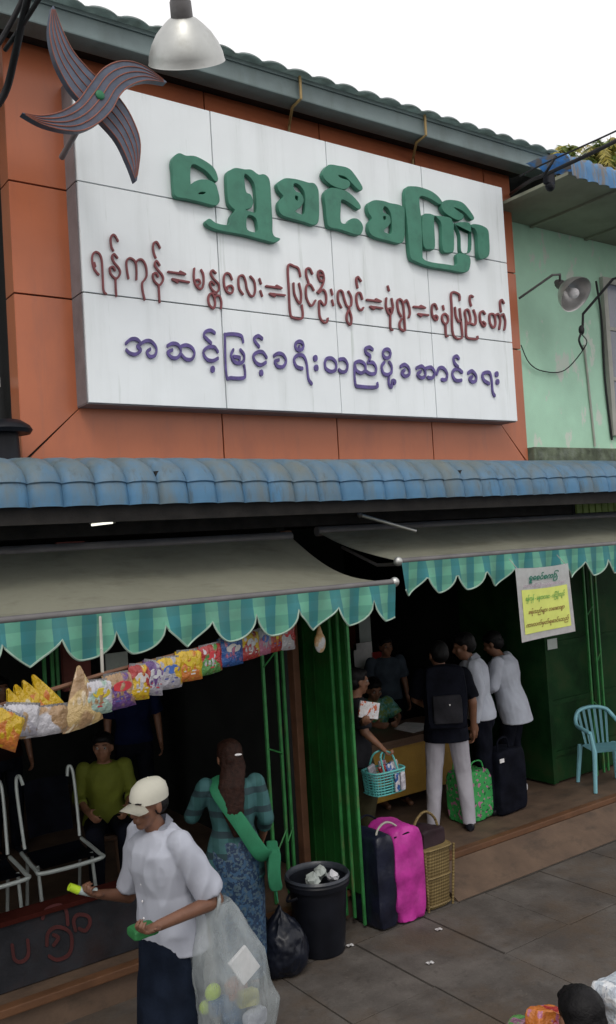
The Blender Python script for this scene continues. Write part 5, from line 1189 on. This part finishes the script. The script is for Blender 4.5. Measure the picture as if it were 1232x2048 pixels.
# customers at the desk -------------------------------------------------
def backpack(root, J, Mh, neck, up, rt, fw, k):
    c = (J['pel']+up*.27*k)-fw*.20*k
    M3 = Matrix((rt, fw, up)).transposed()
    b = softbox((-.17, -.10, -.27), (.17, .09, .25), .012, 8, n=14, top=.1)
    for v in b.b.verts: v.co = M3 @ v.co+c
    bp = b.build('backpack', BLACKF, root, smooth=True)
    b = softbox((-.12, -.14, -.22), (.12, -.08, .02), .008, 12, n=8)
    for v in b.b.verts: v.co = M3 @ v.co+c
    b.build('front_pocket', GREYC, bp, smooth=True)
    for sx in (-1, 1):
        b = MB(); b.tube(catmull([c+M3 @ V((sx*.09, .08, .22)), neck+rt*sx*.10*k+up*.02, neck+rt*sx*.12*k+fw*.10*k-up*.08, c+M3 @ V((sx*.17, .22, -.05)), c+M3 @ V((sx*.15, .08, -.2))], 5), .016, 8); b.build('shoulder_strap', BLACKF, bp, smooth=True)
    b = MB(); b.sph(c+M3 @ V((.02, -.142, -.06)), (.006, .004, .008)); b.build('zip_pull', PAPER, bp)
person((5.56, 5.90, .214), yaw_of(.62, .78), 'man in black shirt and light grey trousers wearing a black backpack', dict(neck=(0, .03, 1.375), head=(-.02, .06, 1.50), hp=-.2, hy=.35, Re=(.245, -.01, 1.09), Rw=(.245, .05, .85), Le=(-.24, .10, 1.12), Lw=(-.15, .30, 1.02), Rk=(.13, .03, .49), Ra=(.15, -.02, .08), Lk=(-.12, .02, .49), La=(-.16, .0, .08)),
       BLACKF, TROU, ht=1.70, hem=.10, voxel=.009, extra=backpack, eyes=False)
person((6.13, 6.02, .214), yaw_of(-.75, .66), 'man in loose white long sleeved shirt facing left at the ticket desk', dict(neck=(0, .05, 1.37), head=(0, .11, 1.49), hp=-.28, Re=(.225, .0, 1.09), Rw=(.22, .08, .86), Le=(-.23, .02, 1.10), Lw=(-.235, .07, .84), Rk=(.09, .03, .49), Lk=(-.09, .0, .49)),
       SHIRTG, BLACKF, ht=1.73, sleeve='long', hem=.02, voxel=.009, low='trousers', eyes=False, collar=True, shirtw=1.08, fold=.009)
person((6.80, 6.25, .214), yaw_of(-.45, .88), 'man in untucked pale shirt leaning forward beside the black holdall', dict(pel=(0, -.02, .90), neck=(0, .07, 1.36), head=(0, .14, 1.48), hp=-.4, Re=(.22, .10, 1.09), Rw=(.14, .32, 1.0), Le=(-.22, .10, 1.09), Lw=(-.12, .30, 1.0), Rk=(.10, .02, .49), Lk=(-.09, .05, .49)),
       SHIRTG, BLACKF, ht=1.66, sleeve='long', hem=.16, voxel=.009, low='trousers', eyes=False, shoes=mat('white_shoe', (.5, .5, .52), .6), shirtw=1.15, fold=.009)
# basket seller
vl = V((4.60, 5.98, .214)); vy = yaw_of(.90, -.42)
VMi = (Matrix.Translation(vl) @ Matrix.Rotation(vy, 4, 'Z')).inverted(); bc = PY(765, 1515, 5.66); bc.z = .80; mg = PY(738, 1420, 5.62)
hR = (VMi @ (bc+V((0, .02, .355))))/(1.58/1.65); hL = (VMi @ (mg+V((-.03, .03, -.10))))/(1.58/1.65)
vroot, VJ = person(vl, vy, 'woman in charcoal top and long dark skirt selling goods from a teal basket', dict(neck=(0, .01, 1.37), head=(0, .05, 1.50), hp=-.1, hy=.2, Re=tuple(V((.20, .02, 1.12)).lerp(hR, .12)), Rw=tuple(hR), Le=tuple(V((-.19, .06, 1.11)).lerp(hL, .1)), Lw=tuple(hL), Rk=(.08, .05, .49), Lk=(-.08, .02, .49)),
       GREYC, OLIVE, ht=1.58, hem=.08, low='longyi', female=True, hairstyle='bun', voxel=.008, skin=SKIN, curl=(.9, .7), hn=((0, 0, 1), (0, 0, 1)))
VM = ROOTM[vroot.name]; hc = VM @ VJ['Rw']
bc = PY(765, 1515, 5.66); bc.z = .80
tbk = empty('teal_basket', bc, 'teal plastic shopping basket of small goods carried by the seller', 'basket')
b = MB(); 
for k in range(9):
    zz = .0+.022*k; s_ = .9+.1*k/8
    P_ = [bc+V((math.copysign(abs(math.cos(t))**.5, math.cos(t))*.17*s_, math.copysign(abs(math.sin(t))**.5, math.sin(t))*.11*s_, zz)) for t in np.linspace(0, 2*math.pi, 25)[:-1]]
    b.tube(P_, .006 if k < 8 else .010, 5, True)
for t in np.linspace(0, 2*math.pi, 25)[:-1]:
    cx, sx = math.copysign(abs(math.cos(t))**.5, math.cos(t)), math.copysign(abs(math.sin(t))**.5, math.sin(t)); b.cone(bc+V((cx*.153, sx*.099, 0)), bc+V((cx*.17, sx*.11, .176)), .005, .005, 5)
b.build('lattice_body', TEALP, tbk, smooth=True)
b = MB(); b.box(bc+V((-.145, -.09, -.004)), bc+V((.145, .09, .004))); b.build('base', TEALP, tbk)
for yy in (-.10, .10): b = MB(); b.tube(catmull([bc+V((-.07, yy, .17)), bc+V((-.06, yy*.5, .29)), bc+V((.0, yy*.25, .32)), bc+V((.06, yy*.5, .29)), bc+V((.07, yy, .17))], 5), .008, 6); b.build('handle', TEALP, tbk, smooth=True)
gl = [(-.10, .02, SI_, WH_, 'silver wrapped sweet at the left of the teal basket'), (-.04, -.05, RE_, WH_, 'red and white packet in the teal basket'), (.02, -.07, BL_, WH_, 'blue and white packet at the front of the teal basket'), (.07, -.04, WH_, SI_, 'white packet in the middle of the teal basket'), (.12, .0, TA_, WH_, 'tan packet at the right end of the teal basket'), (.04, .05, WH_, PK_, 'pale pink packet at the back of the teal basket')]
for i, (dx, dy, c1, c2, lb) in enumerate(gl):
    c = bc+V((dx, dy, .17)); r = empty('goods_packet', c, lb, 'packet', 'goods in the teal basket')
    b = softbox((-.035, -.012, -.09), (.035, .012, .06), .01, i, n=6); Rz = Matrix.Rotation(random.uniform(-.5, .5), 3, 'Y') @ Matrix.Rotation(random.uniform(-.4, .4), 3, 'X')
    for v in b.b.verts: v.co = Rz @ v.co+c
    b.build('wrapper', mat_pack('goods_%d' % i, c1, c2, c1, 20), r, smooth=True)
for i, (dx, c1, c2, lb) in enumerate(((.03, BL_, WH_, 'blue and silver sachet hanging off the front of the teal basket'), (.09, WH_, SI_, 'white sachet hanging off the front of the teal basket'))):
    c = bc+V((dx, -.128, .09)); r = empty('goods_packet', c, lb, 'packet', 'goods in the teal basket')
    b = softbox(c-V((.022, .008, .075)), c+V((.022, .008, .07)), .008, i+20, n=6); b.build('wrapper', mat_pack('sachet_%d' % i, c1, c2, WH_, 24), r, smooth=True)
mg = (VM @ VJ['Lw'])+V((.06, -.10, .10)); mg = PY(738, 1420, 5.62)
r = empty('picture_booklet', mg, 'white booklet with red picture held up by the basket seller', 'booklet')
b = MB(); b.box(mg-V((.10, .008, .065)), mg+V((.10, .008, .065)), Matrix.Rotation(.25, 3, 'Y')); b.build('cover', mat_pack('booklet_print', (.62, .6, .6), (.62, .62, .64), (.5, .12, .05), 14), r, bevel=.003)
# seated and standing people inside
sit = dict(pel=(0, 0, .50), neck=(0, .04, .975), head=(0, .08, 1.10), Re=(.22, .05, .70), Rw=(.15, .28, .64), Le=(-.22, .05, .70), Lw=(-.15, .28, .64), Rk=(.12, .42, .50), Ra=(.12, .42, .08), Lk=(-.12, .42, .50), La=(-.12, .42, .08))
def P_(d, **k): q = dict(d); q.update(k); return q
person((5.80, 7.25, .214), yaw_of(-.25, -.95), 'clerk in green and teal flowered blouse seated behind the ticket desk', P_(sit, Re=(.24, .12, .78), Rw=(.12, .34, .78), Le=(-.24, .12, .78), Lw=(-.12, .34, .78), head=(0, .10, 1.08), hp=-.35), TEALF, NAVY, ht=1.66, low='trousers', female=True, voxel=.011, hairstyle='long', sleeve='short', shoes=None, fold=.006)
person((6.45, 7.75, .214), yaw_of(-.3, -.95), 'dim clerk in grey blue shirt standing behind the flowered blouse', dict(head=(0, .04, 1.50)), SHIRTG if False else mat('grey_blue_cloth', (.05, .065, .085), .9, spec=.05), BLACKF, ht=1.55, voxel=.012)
person((2.78, 7.0, .214), yaw_of(-.3, -.95), 'seated person in yellow green top inside the dark waiting area', P_(sit, hy=-.3), YELG, BLACKF, ht=1.62, voxel=.011, sleeve='mid', low='trousers', female=True, hairstyle='bun', shoes=None)
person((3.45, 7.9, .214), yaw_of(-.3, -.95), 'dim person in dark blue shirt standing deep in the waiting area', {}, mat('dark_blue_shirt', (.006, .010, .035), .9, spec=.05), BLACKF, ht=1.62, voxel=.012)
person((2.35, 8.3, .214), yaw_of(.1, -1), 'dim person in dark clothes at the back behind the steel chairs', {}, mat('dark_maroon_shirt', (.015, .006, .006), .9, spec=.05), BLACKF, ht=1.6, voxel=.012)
person((5.15, 7.55, .214), yaw_of(.6, -.7), 'dark haired person in black sitting behind the basket seller', sit, BLACKF, BLACKF, ht=1.62, voxel=.012, female=True, hairstyle='long', shoes=None)
st_ = None
for (x, y, lb) in ((5.80, 7.22, 'plain stool under the clerk in the flowered blouse'), (2.78, 6.97, 'plain stool under the person in yellow green'), (5.15, 7.55, 'plain stool under the person in black behind the seller')):
    r = empty('stool', (x, y, .216), lb, 'stool', 'stools inside the shop'); b = MB(); b.lathe((x, y, .216), (0, 0, 1), [(.36, 0), (.36, .15), (.385, .16), (.40, .15), (.40, 0)], 20); b.build('seat', DESKT, r, smooth=True)
    for k in range(4): t = k*math.pi/2+.7; b = MB(); b.cone((x+.15*math.cos(t), y+.15*math.sin(t), .216), (x+.11*math.cos(t), y+.11*math.sin(t), .58), .014, .014, 8); b.build('leg', DESKT, r)

# hawker at the lower right corner --------------------------------------
hl = PZ(1172, 2052, 1.0); 
person((hl.x+.0, hl.y, 0), yaw_of(.4, .9), 'dark haired hawker crouching at the lower right corner of the photo', dict(pel=(0, -.10, .44), neck=(0, .02, .88), head=(0, .04, 1.01), hp=-.2, Re=(.24, .14, .58), Rw=(.16, .36, .56), Le=(-.24, .14, .58), Lw=(-.16, .36, .56), Rk=(.14, .30, .50), Ra=(.13, .06, .08), Lk=(-.14, .30, .50), La=(-.13, .06, .08)),
       GREYC, NAVY, ht=1.64, low='trousers', voxel=.010, hairstyle='short', eyes=False)
tray = PZ(1100, 2090, .80)
tr_ = empty('hawker_basket', (tray.x, tray.y, 0), 'tall cane basket at the bottom edge left of the dark haired hawker', 'basket')
b = MB(); b.lathe((tray.x, tray.y, 0), (0, 0, 1), [(0, 0), (0, .14), (.74, .19), (.76, .195), (.75, .175), (.70, .165), (.70, 0)], 28); b.build('body', WICK, tr_, smooth=True)
c = (V((0, 0, H))+ray(1092, 2050)*3.55)
for i, (dx, dz, s_, c1, c2, lb) in enumerate(((0, -.02, .075, OR_, RE_, 'orange red snack packet at the bottom edge of the photo'), (-.13, -.055, .06, GR_, (.2, .1, .15), 'dim green and maroon packet left of the orange red one'))):
    cc = c+rr_*dx+V((0, 0, dz)); r = empty('foil_packet', cc, lb, 'packet'); b = softbox((-s_, -.04, -s_), (s_, .04, s_), .03, 30+i, n=8)
    for v in b.b.verts: v.co = v.co+cc
    b.build('wrapper', mat_pack('foil_%d' % i, c1, c2, PK_ if i == 0 else c1, 14), r, smooth=True)
c = (V((0, 0, H))+ray(1232, 2003)*3.5); r = empty('silver_bag', c, 'shiny silver bag at the right edge behind the hawker head', 'bag')
b = softbox(c-V((.08, .06, .12)), c+V((.08, .06, .08)), .03, 44, n=10); b.build('bag_body', mat_pack('silver_foil', (.45, .5, .55), (.6, .62, .64), (.3, .33, .38), 18), r, smooth=True)
# the seller's stand that carries the silver bag
b = MB(); b.lathe((c.x, c.y, 0), (0, 0, 1), [(0, 0), (0, .13), (c.z-.16, .16), (c.z-.125, .165), (c.z-.125, 0)], 24); tag(b.build('cane_drum', WICK, None, smooth=True, origin=(c.x, c.y, 0)), 'cane drum under the silver bag at the lower right edge', 'drum')
# litter scraps on the pavement
random.seed(5)
sp = [(1098, 1668), (877, 1858), (860, 1925), (240, 1992), (700, 1890), (590, 1590)]
nm = ['white scrap on the brown apron at right', 'white scrap on the slab below the cane basket', 'pale scrap on the slab right of the dustbin', 'pale scrap by the low wall left of the walking man', 'small pale scrap at the foot of the dustbin']
for i, (px, py) in enumerate(sp[:5]):
    p = PZ(px, py, .008 if i else .09)
    if i == 3: p = PZ(px, py, .008)
    b = MB(); b.grid(lambda u, v: (p.x+(u-.5)*.05, p.y+(v-.5)*.035, p.z+.006*math.sin(u*6)*math.cos(v*5)), 4, 3); tag(b.build('paper_scrap', PAPER, None, thick=.001, origin=p), nm[i], 'litter', 'paper scraps on the ground')
print('objects', len(bpy.data.objects), 'tris', sum(len(o.data.polygons) for o in bpy.data.objects if o.type == 'MESH'))
